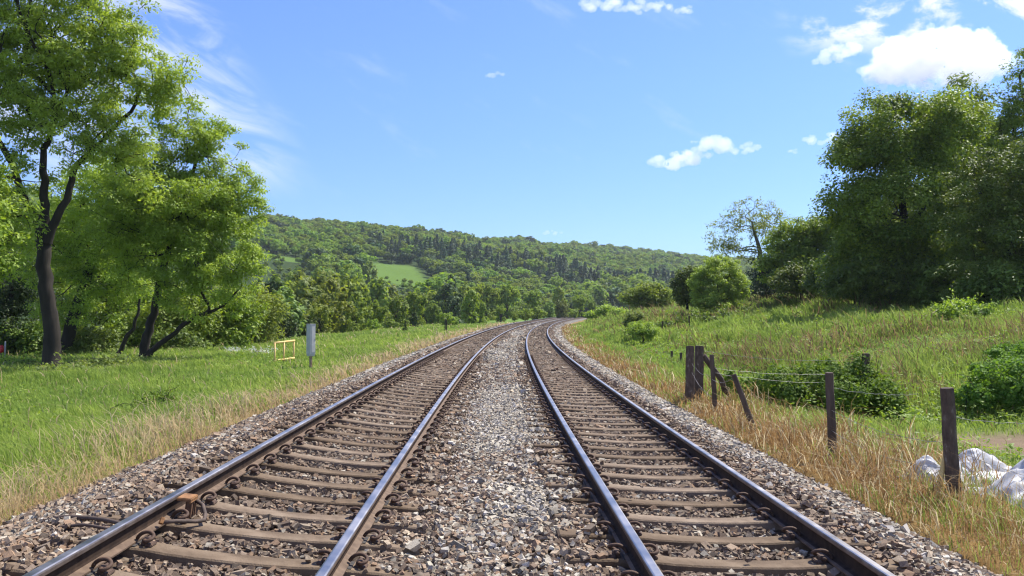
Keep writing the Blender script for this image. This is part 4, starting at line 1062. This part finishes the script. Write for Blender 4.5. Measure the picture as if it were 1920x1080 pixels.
    ng.interface.new_socket('Geometry', in_out='INPUT', socket_type='NodeSocketGeometry')
    ng.interface.new_socket('Geometry', in_out='OUTPUT', socket_type='NodeSocketGeometry')
    gi = ng.nodes.new('NodeGroupInput'); go = ng.nodes.new('NodeGroupOutput')
    ci = ng.nodes.new('GeometryNodeCollectionInfo'); ci.inputs['Collection'].default_value = src
    ci.inputs['Separate Children'].default_value = True; ci.inputs['Reset Children'].default_value = True
    mp = ng.nodes.new('GeometryNodeMeshToPoints')
    ip = ng.nodes.new('GeometryNodeInstanceOnPoints'); ip.inputs['Pick Instance'].default_value = True
    def na(nm, dt):
        n = ng.nodes.new('GeometryNodeInputNamedAttribute'); n.data_type = dt; n.inputs['Name'].default_value = nm; return n.outputs['Attribute']
    ng.links.new(gi.outputs[0], mp.inputs['Mesh']); ng.links.new(mp.outputs[0], ip.inputs['Points'])
    ng.links.new(ci.outputs[0], ip.inputs['Instance'])
    ng.links.new(na('pick', 'INT'), ip.inputs['Instance Index']); ng.links.new(na('turn', 'FLOAT_VECTOR'), ip.inputs['Rotation']); ng.links.new(na('size', 'FLOAT_VECTOR'), ip.inputs['Scale'])
    ng.links.new(ip.outputs[0], go.inputs[0])
    md = o.modifiers.new('scatter', 'NODES'); md.node_group = ng
build_hill()

# ------------------------------------------------------------------ fence, cabinet, frame, bags and the rest
post_wood = rough_mat('post_wood', [(.3, (.05, .035, .026)), (.6, (.105, .075, .055)), (.8, (.17, .13, .10))], 9, .9, .6, 30, stretch=(1, 1, .2))
post_top = rough_mat('post_lichen', [(.3, (.05, .035, .026)), (.6, (.12, .085, .06)), (.78, (.30, .28, .22))], 14, .9, .6, 40, stretch=(1, 1, .5))
def post(label, x, y, h, w, lean=(0, 0), square=True, name='fence_post', m=None, group='posts of the old lineside fence'):
    z = h1(x, y)
    root = empty(name, (x, y, z), label, 'fence post', group, rz=rng.uniform(-.3, .3))
    mb = MB()
    n = 9 if not square else 4
    k = 7
    P = np.array([(lean[0] * t, lean[1] * t, -.25 + (h + .25) * t) for t in np.linspace(0, 1, k)])
    P[1:-1, :2] += rng.normal(0, .004, (k - 2, 2))
    mb.tube(P, np.linspace(w * .53, w * .47, k) * (1.25 if square else 1), n)
    mb.build('post', m or post_wood, root, bevel=.012 if square else .006)
    root.children[0].rotation_euler = (0, 0, PI / 4 if square else 0)
    return root, (x + lean[0], y + lean[1], z + h)
FP = {}
x1, y1 = PX(1291, 18.6), 18.6
r1, FP['a'] = post('left one of the two thick gate posts standing side by side', x1, y1, 1.28, .21, (.04, 0), m=post_top)
r2, FP['b'] = post('right one of the two thick gate posts, propped by the slanting strut', PX(1308, 19.2), 19.2, 1.26, .21, (.06, 0), m=post_top)
st = MB(); bx, by, bz = FP['b']
st.tube([(bx + .06, by, bz - .22), (bx + .5, by + .12, bz - .78), (PX(1368, 19.4), 19.5, h1(PX(1368, 19.4), 19.5) - .1)], .065, 8)
so = st.build('strut', post_wood, r2); so.location = tuple(-np.array(r2.location)); so.rotation_euler = (0, 0, 0)
M_ = r2.rotation_euler.z
so.rotation_euler = (0, 0, -M_); so.location = tuple(Vector(tuple(-np.array(r2.location))).xyz @ __import__('mathutils').Matrix.Rotation(M_, 3, 'Z'))
r3, FP['c'] = post('slim post standing just right of the two thick gate posts', PX(1341, 17), 17.0, 1.16, .10, (-.08, 0), square=False)
r4, FP['d'] = post('slim post leaning far over to the left above the dry grass', PX(1423, 14.2), 14.2, .96, .10, (-.42, .1), square=False)
r5, FP['e'] = post('upright round post in front of the bramble mound', PX(1559, 11.5), 11.5, 1.19, .12, (-.05, 0), square=False)
r6, FP['f'] = post('nearest round post with pale lichen specks by the white sacks', PX(1786, 8.9), 8.9, 1.21, .15, (-.07, 0), square=False, m=post_top)
r7, FP['g'] = post('ivy clad post top sticking out of the bramble mound', PX(1622, 18.0), 18.0, 1.3, .16, (0, 0), m=post_top)
for px, d, hh, lab in ((1259, 38, .45, 'tiny far post stub in the grass, left of the pair'), (1276, 34, .5, 'tiny far post stub in the grass, right of the pair'), (1242, 58, .85, 'thin dark far stake on the bank below the bushes'), (1292, 60, .85, 'second thin dark far stake on the bank near the round bush')):
    post(lab, PX(px, d), d, hh, .12, (0, 0), square=False)
wirem = rough_mat('fence_wire', [(.3, (.16, .15, .145)), (.7, (.33, .32, .31))], 30, .5, 0, metal=.6)
def wire(label, a, b, sag=.05, r=.0028, wig=0.0):
    a = np.array(a, float); b = np.array(b, float)
    t = np.linspace(0, 1, 22)[:, None]; P = a + (b - a) * t; P[:, 2] -= 4 * sag * (t * (1 - t))[:, 0]
    if wig: P[1:-1] += rng.normal(0, wig, (20, 3))
    mb = MB(); mb.tube(P - a, r, 5)
    o = mb.build('fence_wire', wirem, None, tuple(a), smooth=True); tag(o, label, 'wire', 'loose wires of the old fence')
def dn(p, dz, dx=0): return (p[0] + dx, p[1], p[2] - dz)
wire('top bright wire sagging from the gate posts to the ivy clad post', dn(FP['b'], .1), dn(FP['g'], .12), .12)
wire('middle wire sagging between the gate posts and the ivy clad post', dn(FP['c'], .28), dn(FP['g'], .42), .07, wig=.006)
wire('low wire sagging from the slim post into the bramble mound', dn(FP['c'], .36), dn(FP['g'], .6), .1, wig=.008)
wire('wire from the upright round post running down behind the brambles', dn(FP['e'], .2), (PX(1720, 13.5), 13.5, PZ(738, 13.5)), .05, wig=.005)
wire('wire from the upright round post down to the nearest post', dn(FP['e'], .5), dn(FP['f'], .58), .1, wig=.004)
wire('low wire between the upright round post and the nearest post', dn(FP['e'], .78), dn(FP['f'], .85), .12, wig=.004)
wire('twisted wire from the nearest post to the right edge of the photo', dn(FP['f'], .3), (PX(1960, 9.6), 9.6, PZ(790, 9.6)), .04, wig=.006)
wire('lower wire from the nearest post passing over the white sacks', dn(FP['f'], .62), (PX(1990, 8.9), 8.9, PZ(905, 8.9)), .05, wig=.004)
wire('wire linking the gate posts and the slim post', dn(FP['a'], .35), dn(FP['c'], .4), .12, .003, .006)
wire('slack wire hanging from the gate post to the slim post foot', dn(FP['a'], .55), dn(FP['c'], .85), .1, .003, .006)
wire('wire from the slim post to the leaning post', dn(FP['c'], .5), dn(FP['d'], .05), .08, .003, .006)

def box_obj(mb_args): pass
# grey cabinet on a post
grey = rough_mat('cabinet_paint', [(.3, (.36, .36, .34)), (.7, (.47, .47, .45))], 4, .55, .05, 60)
rusty = rough_mat('cabinet_rust', [(.3, (.20, .12, .07)), (.7, (.36, .27, .2))], 8, .8, .2, 60)
cxp, cyp = PX(583.5, 30), 30.0
cz = h1(cxp, cyp)
cab = empty('signal_cabinet', (cxp, cyp, cz), 'grey metal lineside cabinet on a single post in the left meadow', 'cabinet', rz=R(52))
mb = MB(); mb.tube([(0, 0, -.2), (0, 0, .62)], .055, 10); mb.build('post', rusty, cab, smooth=False)
zt = PZ(608.5, 30) - cz
mb = MB(); mb.box((0, 0, (zt + .5) / 2), (.235, .235, zt - .5)); mb.box((0, 0, .46), (.2, .2, .08), top=1.15); mb.build('body', grey, cab, bevel=.01)
mb = MB(); mb.box((0, 0, zt + .012), (.26, .26, .024)); mb.build('lid', grey, cab, bevel=.006)
mb = MB(); mb.box((.02, -.1215, (zt + .5) / 2), (.17, .008, zt - .62)); dr = mb.build('door', grey, cab, bevel=.003)
mb = MB(); mb.box((.085, -.131, (zt + .5) / 2), (.014, .012, .06)); mb.build('handle', rusty, dr)
# yellow guard frame
yel = rough_mat('yellow_paint', [(.25, (.5, .31, .09)), (.55, (.66, .47, .17)), (.85, (.72, .57, .30))], 9, .55, .1, 40)
fa = np.array([PX(516, 33), 33.0]); fb = np.array([PX(551.5, 35.0), 35.0])
fz = h1(*fa)
fr_ = empty('guard_frame', (fa[0], fa[1], fz), 'yellow tubular metal guard frame standing in the grass left of the cabinet', 'frame')
dv = fb - fa
ta, tb = PZ(643, 33) - fz, PZ(638.5, 35) - fz
ba, bb_ = PZ(676, 33) - fz, PZ(671, 35) - fz
mid = dv * .47
for k_, (q, t_) in enumerate((((0, 0), ta), (tuple(mid), ta + (tb - ta) * .47), (tuple(dv), tb))):
    mb = MB(); mb.tube([(q[0], q[1], -.2), (q[0], q[1], t_)], .036, 9); mb.build('upright', yel, fr_, smooth=True)
mb = MB(); mb.tube([(-.02, 0, ta), (dv[0] + .02, dv[1], tb)], .043, 9); mb.build('top_rail', yel, fr_, smooth=True)
mb = MB(); mb.tube([(-.02, 0, ba), (dv[0] + .02, dv[1], bb_)], .041, 9); mb.build('bottom_rail', yel, fr_, smooth=True)

# trackside markers
darkm = rough_mat('dark_timber', [(.3, (.03, .027, .022)), (.7, (.07, .06, .05))], 9, .9, .4, 30)
x_, y_ = PX(836, 84), 84.0
o = empty('marker_post', (x_, y_, h1(x_, y_)), 'short dark forked timber post beside the left verge', 'post')
mb = MB(); mb.box((-.07, 0, .65), (.11, .12, 1.5)); mb.build('upright', darkm, o, bevel=.01)
mb = MB(); mb.box((.07, 0, .60), (.11, .12, 1.4)); mb.build('upright', darkm, o, bevel=.01)
x_, y_ = PX(939.5, 128), 128.0
o = empty('trackside_marker', (x_, y_, h1(x_, y_)), 'small dark trackside marker with wide head near the curve', 'marker')
mb = MB(); mb.box((0, 0, .6), (.16, .16, 1.5)); mb.build('post', darkm, o, bevel=.01)
mb = MB(); mb.box((0, -.02, 1.45), (.5, .16, .42)); mb.box((-.14, -.02, 1.74), (.12, .1, .16)); mb.box((.16, -.02, 1.71), (.1, .1, .1)); mb.build('head', darkm, o, bevel=.02)
x_, y_ = PX(760, 84), 84.0
o = empty('ivy_stake', (x_, y_, h1(x_, y_)), 'ivy covered stake standing alone in the left meadow', 'stake')
mb = MB(); mb.tube([(0, 0, -.2), (.03, 0, .9), (0, 0, 1.25)], .06, 7); mb.build('stake', darkm, o)
V, Q, t = cards([(0, 0, .35, .3, .25, .35, 1), (0, 0, .8, .16, .16, .4, 1), (.02, 0, 1.2, .16, .14, .14, 1)], 420, .14, np.random.default_rng(4), aspect=.8, clump=8)
link('ivy', mesh_np('ivy', V, Q, M['willow'], attrs={'tint': t}), o)
# red thing and pale pole far left
x_, y_ = PX(5, 41), 41.0
redm = rough_mat('red_paint', [(.3, (.42, .02, .02)), (.7, (.55, .035, .03))], 9, .5, 0)
o = empty('red_marker', (x_, y_, h1(x_, y_)), 'small red object on a stand beside a pale pole at the far left', 'marker')
zb = PZ(662, 41) - h1(x_, y_)
mb = MB(); mb.tube([(0, 0, -.1), (0, 0, zb + .05)], .03, 7); mb.build('stand', darkm, o)
mb = MB(); mb.tube([(0, 0, zb), (0, 0, zb + .12), (0, 0, zb + .3), (0, 0, zb + .4)], [.07, .11, .1, .05], 9); mb.build('red_head', redm, o, smooth=True)
x_, y_ = PX(11.5, 41.3), 41.3
mb = MB(); zt_ = PZ(640, 41.3) - h1(x_, y_); mb.tube([(0, 0, -.1), (0, 0, zt_)], .035, 8)
o = mb.build('pale_pole', grey, None, (x_, y_, h1(x_, y_)), smooth=True); tag(o, 'thin pale grey pole beside the small red object at far left', 'pole')

# yellow stake by the sacks
x_, y_ = PX(1748, 8.95), 8.95
mb = MB(); z_ = h1(x_, y_)
from mathutils import Euler
mb.tube([(0, 0, -.1), (.06, 0, .22), (.125, .0, PZ(836, 8.95) - z_)], .027, 9)
o = mb.build('yellow_stake', yel, None, (x_, y_, z_), smooth=True); tag(o, 'leaning yellow plastic stake left of the nearest fence post', 'stake')

# white sacks: crumpled woven plastic
sack, nt, out = mat('woven_plastic')
b = N(nt, 'ShaderNodeBsdfPrincipled', Roughness=.5); ns = noise(nt, 7, 5)
L(nt, ramp(nt, ns.outputs[0], [(.3, (.38, .37, .35)), (.5, (.54, .54, .54)), (.7, (.62, .62, .63))]), b.inputs['Base Color'])
wv = nt.nodes.new('ShaderNodeTexWave'); wv.inputs['Scale'].default_value = 2.2; wv.inputs['Distortion'].default_value = 9; wv.inputs['Detail'].default_value = 4
tcn = nt.nodes.new('ShaderNodeTexCoord'); L(nt, tcn.outputs['Object'], wv.inputs['Vector'])
bp = N(nt, 'ShaderNodeBump', Strength=.25, Distance=.03); L(nt, wv.outputs['Fac'], bp.inputs['Height']); L(nt, bp.outputs[0], b.inputs['Normal'])
tr = N(nt, 'ShaderNodeBsdfTranslucent'); tr.inputs[0].default_value = (.7, .7, .72, 1)
mx = N(nt, 'ShaderNodeMixShader'); mx.inputs[0].default_value = .2
L(nt, b.outputs[0], mx.inputs[1]); L(nt, tr.outputs[0], mx.inputs[2]); L(nt, mx.outputs[0], out.inputs[0])
seam_m = rough_mat('seam_thread', [(.3, (.12, .12, .125)), (.7, (.25, .25, .26))], 20, .8, 0)
def make_sack(label, x, y, lx, ly, h, rz, seed, ridges):
    rg = np.random.default_rng(seed)
    n = 64
    g_ = np.linspace(-1, 1, n); X, Y = np.meshgrid(g_, g_)
    wx = X + .18 * (fbm(X * 3 + seed, Y * 3, 2) - .5); wy = Y + .18 * (fbm(X * 3, Y * 3 + seed, 2) - .5)
    Z = np.full(X.shape, .07)
    for (x0, y0, h0, x1, y1, h1_, sl_) in ridges:
        dx, dy = x1 - x0, y1 - y0
        t = np.clip(((wx - x0) * dx + (wy - y0) * dy) / (dx * dx + dy * dy + 1e-9), 0, 1)
        dist = np.sqrt((wx - x0 - t * dx) ** 2 + (wy - y0 - t * dy) ** 2 + .025) - .158
        Z = np.maximum(Z, (h0 + (h1_ - h0) * t) - sl_ * dist)
    for _ in range(16):
        a = rg.uniform(0, PI); o_ = rg.uniform(-.9, .9); t_ = wx * math.cos(a) + wy * math.sin(a) - o_
        q_ = -wx * math.sin(a) + wy * math.cos(a) - rg.uniform(-.7, .7)
        Z += .12 * np.exp(-(t_ / .04) ** 2) * np.exp(-(q_ / rg.uniform(.3, .9)) ** 2) * rg.uniform(-.8, 1)
    Z += (fbm(X * 3, Y * 3 + seed, 1) - .5) * .07
    edge = 1 - np.maximum(np.abs(X), np.abs(Y))
    Z = np.clip(Z, .03, None) * np.clip(edge / .12, 0, 1) ** .6 * h
    env = Z
    # underside
    P = np.stack([X * lx / 2 + .04 * (fbm(X * 9, Y * 9, 3) - .5), Y * ly / 2 + .04 * (fbm(X * 9 + 5, Y * 9, 3) - .5), Z], -1).reshape(-1, 3)
    P2 = P.copy(); P2[:, 2] = -.06
    i = np.arange(n - 1)[:, None] * n; j = np.arange(n - 1)[None]
    Q = np.stack([i + j, i + j + 1, i + n + j + 1, i + n + j], -1).reshape(-1, 4)
    top = list(map(tuple, P)); 
    mb = MB(); mb.add(P, Q); b0 = len(P)
    mb.add(P2, Q[:, ::-1])
    ring = [q for q in range(n)] + [n * (q + 1) - 1 for q in range(1, n)] + [n * n - 1 - q for q in range(1, n)] + [n * (n - 1 - q) for q in range(1, n - 1)]
    for a_, c_ in zip(ring, ring[1:] + ring[:1]): mb.f.append((a_, a_ + b0, c_ + b0, c_)); mb.m.append(0)
    o = mb.build('white_sack', sack, None, (x, y, h1(x, y) + .03), smooth=True)
    o.rotation_euler = (0, 0, rz)
    G_ = P.reshape(n, n, 3)
    for (i0, j0, i1, j1) in ((14, 4, 22, 59), (46, 5, 40, 58), (5, 30, 58, 36)):
        k_ = np.linspace(0, 1, 40); ii = np.round(i0 + (i1 - i0) * k_ + 2 * np.sin(k_ * 7)).astype(int); jj = np.round(j0 + (j1 - j0) * k_).astype(int)
        sp = G_[np.clip(ii, 0, n - 1), np.clip(jj, 0, n - 1)] + np.array([0, 0, .002])
        sp[1:-1] = (sp[:-2] + 2 * sp[1:-1] + sp[2:]) / 4
        mb2 = MB(); mb2.tube(sp, .0045, 5); mb2.build('seam', seam_m, o, smooth=True)
    tag(o, label, 'sack', 'white builders sacks dumped by the fence'); return o
    o.rotation_euler = (0, 0, rz); tag(o, label, 'sack', 'white builders sacks dumped by the fence')
make_sack('small crumpled white sack behind the yellow stake', PX(1757, 10.0), 10.0, .75, .6, .30, .4, 1, [(-.5, .1, .95, -.1, .2, .55, 1.3), (.1, -.2, .5, .7, 0, .75, 1.2), (-.3, -.5, .4, .5, -.5, .35, .9)])
make_sack('crumpled white sack with a curled top right of the nearest post', PX(1836, 10.0), 10.0, .85, .75, .36, -.1, 2, [(-.15, .3, 1.0, .35, .25, .8, 1.5), (-.15, .3, 1.0, -.6, -.2, .45, 1.4), (.35, .25, .8, .85, -.1, .35, 1.2), (-.2, -.5, .4, .5, -.5, .4, .8)])
make_sack('largest white sack, a steep folded sheet cut by the right edge', PX(1988, 9.0), 9.0, 1.6, 1.2, .80, .1, 3, [(-.75, -.1, .3, .25, .15, 1.0, 1.1), (.25, .15, 1.0, .9, .1, .9, 1.1), (.0, .1, .85, .15, -.8, .3, 1.0), (-.5, -.6, .35, .6, -.6, .4, .7)])

# rusty rail box with cables
rustbox = rough_mat('orange_rust', [(.3, (.13, .068, .034)), (.6, (.28, .14, .055)), (.85, (.42, .23, .09))], 14, .85, .3, 70)
cablem = rough_mat('cable_rubber', [(.3, (.055, .04, .03)), (.7, (.12, .085, .065))], 14, .75, .2, 60)
yb = 6.72; ub = UL - .7525
xb, ybb = TP(yb, ub); zb = float(railtop(ub, yb, True))
rb = empty('rail_box', (float(xb), float(ybb), zb - .166), 'rusty orange box bolted to the inside of the leftmost rail', 'box', rz=-math.atan(float(slope(yb))))
rb.rotation_euler[1] = math.atan(KL)
mb = MB(); mb.box((.100, 0, .150), (.115, .17, .026)); mb.box((.150, 0, .132), (.02, .17, .02)); mb.build('cover', rustbox, rb, bevel=.006)
mb = MB(); mb.box((.128, .02, .065), (.05, .12, .135)); mb.box((.156, .0, .06), (.008, .012, .12)); mb.box((.156, .04, .06), (.008, .012, .12)); mb.build('body', darkm if False else rough_mat('box_side_rust', [(.3, (.08, .045, .03)), (.7, (.2, .11, .06))], 14, .85, .3, 70), rb, bevel=.006)
mb = MB(); mb.tube([(.15, .05, .12), (.22, .02, .10), (.275, -.06, .05), (.30, -.14, .025), (.26, -.22, .03), (.16, -.33, .05), (.075, -.42, .055)], .016, 9); mb.build('cable', cablem, rb, smooth=True)
mb = MB(); mb.tube([(.075, -.44, .05), (.075, -.41, .085)], .018, 8); mb.build('cable_clamp', rustbox, rb)
def cable(label, pts, r):
    P = np.array([[*TP(y, u), float(bedz(u, y)) + dz] for u, y, dz in pts], float)
    t = np.linspace(0, len(P) - 1, 24); P = np.stack([np.interp(t, np.arange(len(P)), P[:, k]) for k in range(3)], 1)
    for _ in range(3): P[1:-1] = (P[:-2] + 2 * P[1:-1] + P[2:]) / 4
    mb = MB(); mb.tube(P - P[0], r, 8); o = mb.build('track_cable', cablem, None, tuple(P[0]), smooth=True); tag(o, label, 'cable', 'cables crossing under the leftmost rail')
cable('thick brown cable lying on the ballast left of the leftmost rail', [(-2.65, 6.25, .015), (-2.95, 6.36, .016), (-3.25, 6.42, .012), (-3.42, 6.45, -.01), (-3.55, 6.46, -.04)], .017)
cable('thinner brown cable just below the thick one by the leftmost rail', [(-2.65, 6.12, .008), (-3.0, 6.2, .01), (-3.2, 6.22, -.02)], .012)
cable('thin dark cable trailing along the ballast edge at far left', [(-3.6, 6.5, -.02), (-3.95, 6.45, .015), (-4.15, 6.25, .02), (-4.3, 5.9, .02), (-4.35, 5.4, -.01)], .009)

# ------------------------------------------------------------------ clouds
def clouds():
    m, nt, out = mat('cloud_vapour')
    pv = nt.nodes.new('ShaderNodeVolumePrincipled')
    pv.inputs['Color'].default_value = (1, 1, 1, 1); pv.inputs['Density'].default_value = .013; pv.inputs['Anisotropy'].default_value = .3
    L(nt, pv.outputs[0], out.inputs['Volume'])
    tex = bpy.data.textures.new('cloud_puffs', 'CLOUDS'); tex.noise_scale = 40; tex.noise_depth = 4
    D = 2600.0
    for j, (lab, parts) in enumerate((
        ('large bright cumulus cloud above the big domed tree', [(1760, 100, 120, 45), (1690, 130, 65, 28), (1830, 110, 60, 35), (1770, 70, 50, 20), (1660, 148, 35, 12), (1750, 145, 90, 18)]),
        ('long white cloud with a hooked right end over the curve', [(1265, 300, 50, 15), (1300, 288, 45, 10), (1345, 270, 35, 16), (1380, 280, 40, 9), (1410, 272, 16, 10), (1320, 262, 30, 6)]),
        ('small flat white cloud left of the big domed tree', [(1540, 259, 42, 9), (1560, 254, 20, 8)]),
        ('tiny puff of cloud below the small flat cloud', [(1494, 282, 14, 5)]),
        ('medium broken cloud left of the large cumulus', [(1560, 105, 32, 13), (1592, 88, 26, 15)]),
        ('tiny white cloud alone high in the middle of the sky', [(931, 133, 17, 8), (920, 138, 10, 4)]),
        ('small white cloud low above the far ridge', [(1036, 436, 20, 5), (1030, 434, 10, 4)]),
        ('white cloud cut by the top edge right of centre', [(1150, 2, 70, 14), (1220, 8, 50, 10), (1285, 10, 24, 8)]))):
        rg = np.random.default_rng(400 + j)
        bm = bmesh.new()
        px0, py0 = parts[0][:2]
        c0 = np.array([PX(px0, D), D, PZ(py0, D)])
        for (px, py, rx, ry) in parts:
            n = max(5, int(rx * ry / 30)) if rx > 20 else 5
            for q in range(min(n, 70)):
                a = rg.uniform(-1, 1); b_ = rg.uniform(-1, 1); e = math.sqrt(max(0, 1 - a * a))
                s = rg.uniform(.38, .62) * (1.0 if rx > 60 else 1.3) * ry / F * D * (1 - .3 * abs(a))
                p = np.array([PX(px + a * rx * .85, D), D + rg.uniform(-1, 1) * rx / F * D * .5 * e, PZ(py - b_ * ry * .62 * e, D)]) - c0
                mtx = __import__('mathutils').Matrix.Translation(Vector(p)) @ __import__('mathutils').Matrix.Diagonal((1.5, 1.3, 1, 1))
                bmesh.ops.create_icosphere(bm, subdivisions=2, radius=float(s), matrix=mtx)
        me = bpy.data.meshes.new('cloud'); bm.to_mesh(me); bm.free(); me.materials.append(m)
        o = link('cloud', me, None, tuple(c0)); tag(o, lab, 'cloud', 'white fair weather clouds')
        ry = max(p[3] for p in parts) / F * D
        r_ = o.modifiers.new('r', 'REMESH'); r_.mode = 'VOXEL'; r_.voxel_size = max(1.6, ry / 14)
        dm = o.modifiers.new('d', 'DISPLACE'); dm.texture = tex; dm.strength = ry * .55; dm.mid_level = .5; dm.texture_coords = 'LOCAL'
        t2 = bpy.data.textures.new('cloud_fine', 'CLOUDS'); t2.noise_scale = max(5, ry * .25); t2.noise_depth = 3
        d2 = o.modifiers.new('e', 'DISPLACE'); d2.texture = t2; d2.strength = ry * .55; d2.mid_level = .5; d2.texture_coords = 'LOCAL'
clouds()

# ------------------------------------------------------------------ air
m, nt, out = mat('valley_air')
pv = nt.nodes.new('ShaderNodeVolumePrincipled'); pv.inputs['Color'].default_value = (.80, .9, 1, 1); pv.inputs['Density'].default_value = .00012; pv.inputs['Anisotropy'].default_value = 0.2
L(nt, pv.outputs[0], out.inputs['Volume'])
gz = float(min(v.co.z for v in bpy.data.objects['ground'].data.vertices))
mb = MB(); mb.box((0, 860, (gz - 1 + 140) / 2), (3400, 2000, 141 - gz)); o = mb.build('haze', m); tag(o, 'thin pale blue air over the valley', kind='stuff')
# ------------------------------------------------------------------ sky, sun
SUN_AZ, SUN_EL = R(51), R(56)
w = bpy.data.worlds.new('World'); sc.world = w; w.use_nodes = True
nt = w.node_tree; nt.nodes.clear()
out = nt.nodes.new('ShaderNodeOutputWorld'); bg = nt.nodes.new('ShaderNodeBackground')
sky = nt.nodes.new('ShaderNodeTexSky'); sky.sky_type = 'NISHITA'; sky.sun_disc = False
sky.sun_elevation = SUN_EL; sky.sun_rotation = SUN_AZ; sky.air_density = 1.0; sky.dust_density = .3; sky.ozone_density = 1.5; sky.altitude = 50
tc = nt.nodes.new('ShaderNodeTexCoord')
sep = nt.nodes.new('ShaderNodeSeparateXYZ'); L(nt, tc.outputs['Generated'], sep.inputs[0])
ysafe = math_(nt, 'MAXIMUM', sep.outputs[1], .05)
ax = math_(nt, 'DIVIDE', sep.outputs[0], ysafe); ez = math_(nt, 'DIVIDE', sep.outputs[2], ysafe)
def sm(v, a, b):
    n = nt.nodes.new('ShaderNodeMapRange'); n.interpolation_type = 'SMOOTHSTEP'
    n.inputs[1].default_value = a; n.inputs[2].default_value = b; L(nt, v, n.inputs[0]); return n.outputs[0]
def mul(*v):
    r = v[0]
    for q in v[1:]: r = math_(nt, 'MULTIPLY', r, q)
    return r
# cirrus veil in the upper left: streaks falling to the right
comb = nt.nodes.new('ShaderNodeCombineXYZ')
s1 = math_(nt, 'ADD', math_(nt, 'MULTIPLY', ax, 4.5), math_(nt, 'MULTIPLY', ez, -1.5))
s2 = math_(nt, 'ADD', math_(nt, 'MULTIPLY', ez, 13.0), math_(nt, 'MULTIPLY', ax, 6.5))
L(nt, s1, comb.inputs[0]); L(nt, s2, comb.inputs[1])
cn = noise(nt, 1.6, 7, .62, comb.outputs[0]); cn.inputs['Distortion'].default_value = .8
diag = math_(nt, 'ADD', ax, math_(nt, 'MULTIPLY', ez, .55))     # drifts right as it falls
veil = mul(sm(cn.outputs[0], .36, .70), sm(diag, -.13, -.225), sm(ez, .13, .2), .6)
# thin broken cloud in the upper right
comb2 = nt.nodes.new('ShaderNodeCombineXYZ'); L(nt, math_(nt, 'MULTIPLY', ax, 11), comb2.inputs[0]); L(nt, math_(nt, 'MULTIPLY', ez, 17), comb2.inputs[1])
cn2 = noise(nt, 1.0, 8, .62, comb2.outputs[0]); cn2.inputs['Distortion'].default_value = .3
brk = mul(sm(cn2.outputs[0], .46, .62), sm(ax, .31, .40), sm(ez, .305, .35), .95)
# faint scraps elsewhere
cn3 = noise(nt, 1.3, 7, .6, comb.outputs[0])
scr = mul(sm(cn3.outputs[0], .55, .8), sm(ez, .08, .2), .2)
tot = math_(nt, 'MAXIMUM', math_(nt, 'MAXIMUM', veil, brk), scr)
skc = mixc(nt, 1.0, sky.outputs[0], ramp(nt, ez, [(0.0, (.276, .403, .65)), (.10, (.36, .48, .74)), (.28, (.43, .558, .89)), (.45, (.462, .588, 1.03))]), 'MULTIPLY')
col = mixc(nt, tot, skc, (4.6, 4.75, 5.0))
L(nt, col, bg.inputs[0]); bg.inputs[1].default_value = .14
L(nt, bg.outputs[0], out.inputs[0])
sd = bpy.data.lights.new('sun', 'SUN'); sd.energy = 5.0; sd.angle = R(.53); sd.color = (1, .95, .86)
so = bpy.data.objects.new('sun', sd); COL.objects.link(so)
dirv = Vector((math.sin(SUN_AZ) * math.cos(SUN_EL), math.cos(SUN_AZ) * math.cos(SUN_EL), math.sin(SUN_EL)))
so.rotation_euler = dirv.to_track_quat('Z', 'Y').to_euler(); so.location = (40, 20, 60)

cd = bpy.data.cameras.new('camera'); cd.sensor_width = 36; cd.lens = F / 1920 * 36; cd.clip_end = 12000; cd.clip_start = .05
cam = bpy.data.objects.new('camera', cd); COL.objects.link(cam); cam.location = (0, 0, CZ)
cam.rotation_euler = (PI / 2 + math.atan((HY - 540) / F), 0, 0)
sc.camera = cam
sc.view_settings.view_transform = 'Standard'; sc.view_settings.look = 'None'; sc.view_settings.exposure = .8; sc.view_settings.gamma = 1
cy = sc.cycles
cy.max_bounces = 12; cy.diffuse_bounces = 3; cy.glossy_bounces = 2; cy.transmission_bounces = 4; cy.volume_bounces = 12; cy.transparent_max_bounces = 8
cy.use_adaptive_sampling = False
cy.pixel_filter_type = 'BLACKMAN_HARRIS'; cy.filter_width = 1.2
cy.use_denoising = True; cy.denoiser = 'OPENIMAGEDENOISE'; cy.denoising_prefilter = 'ACCURATE'
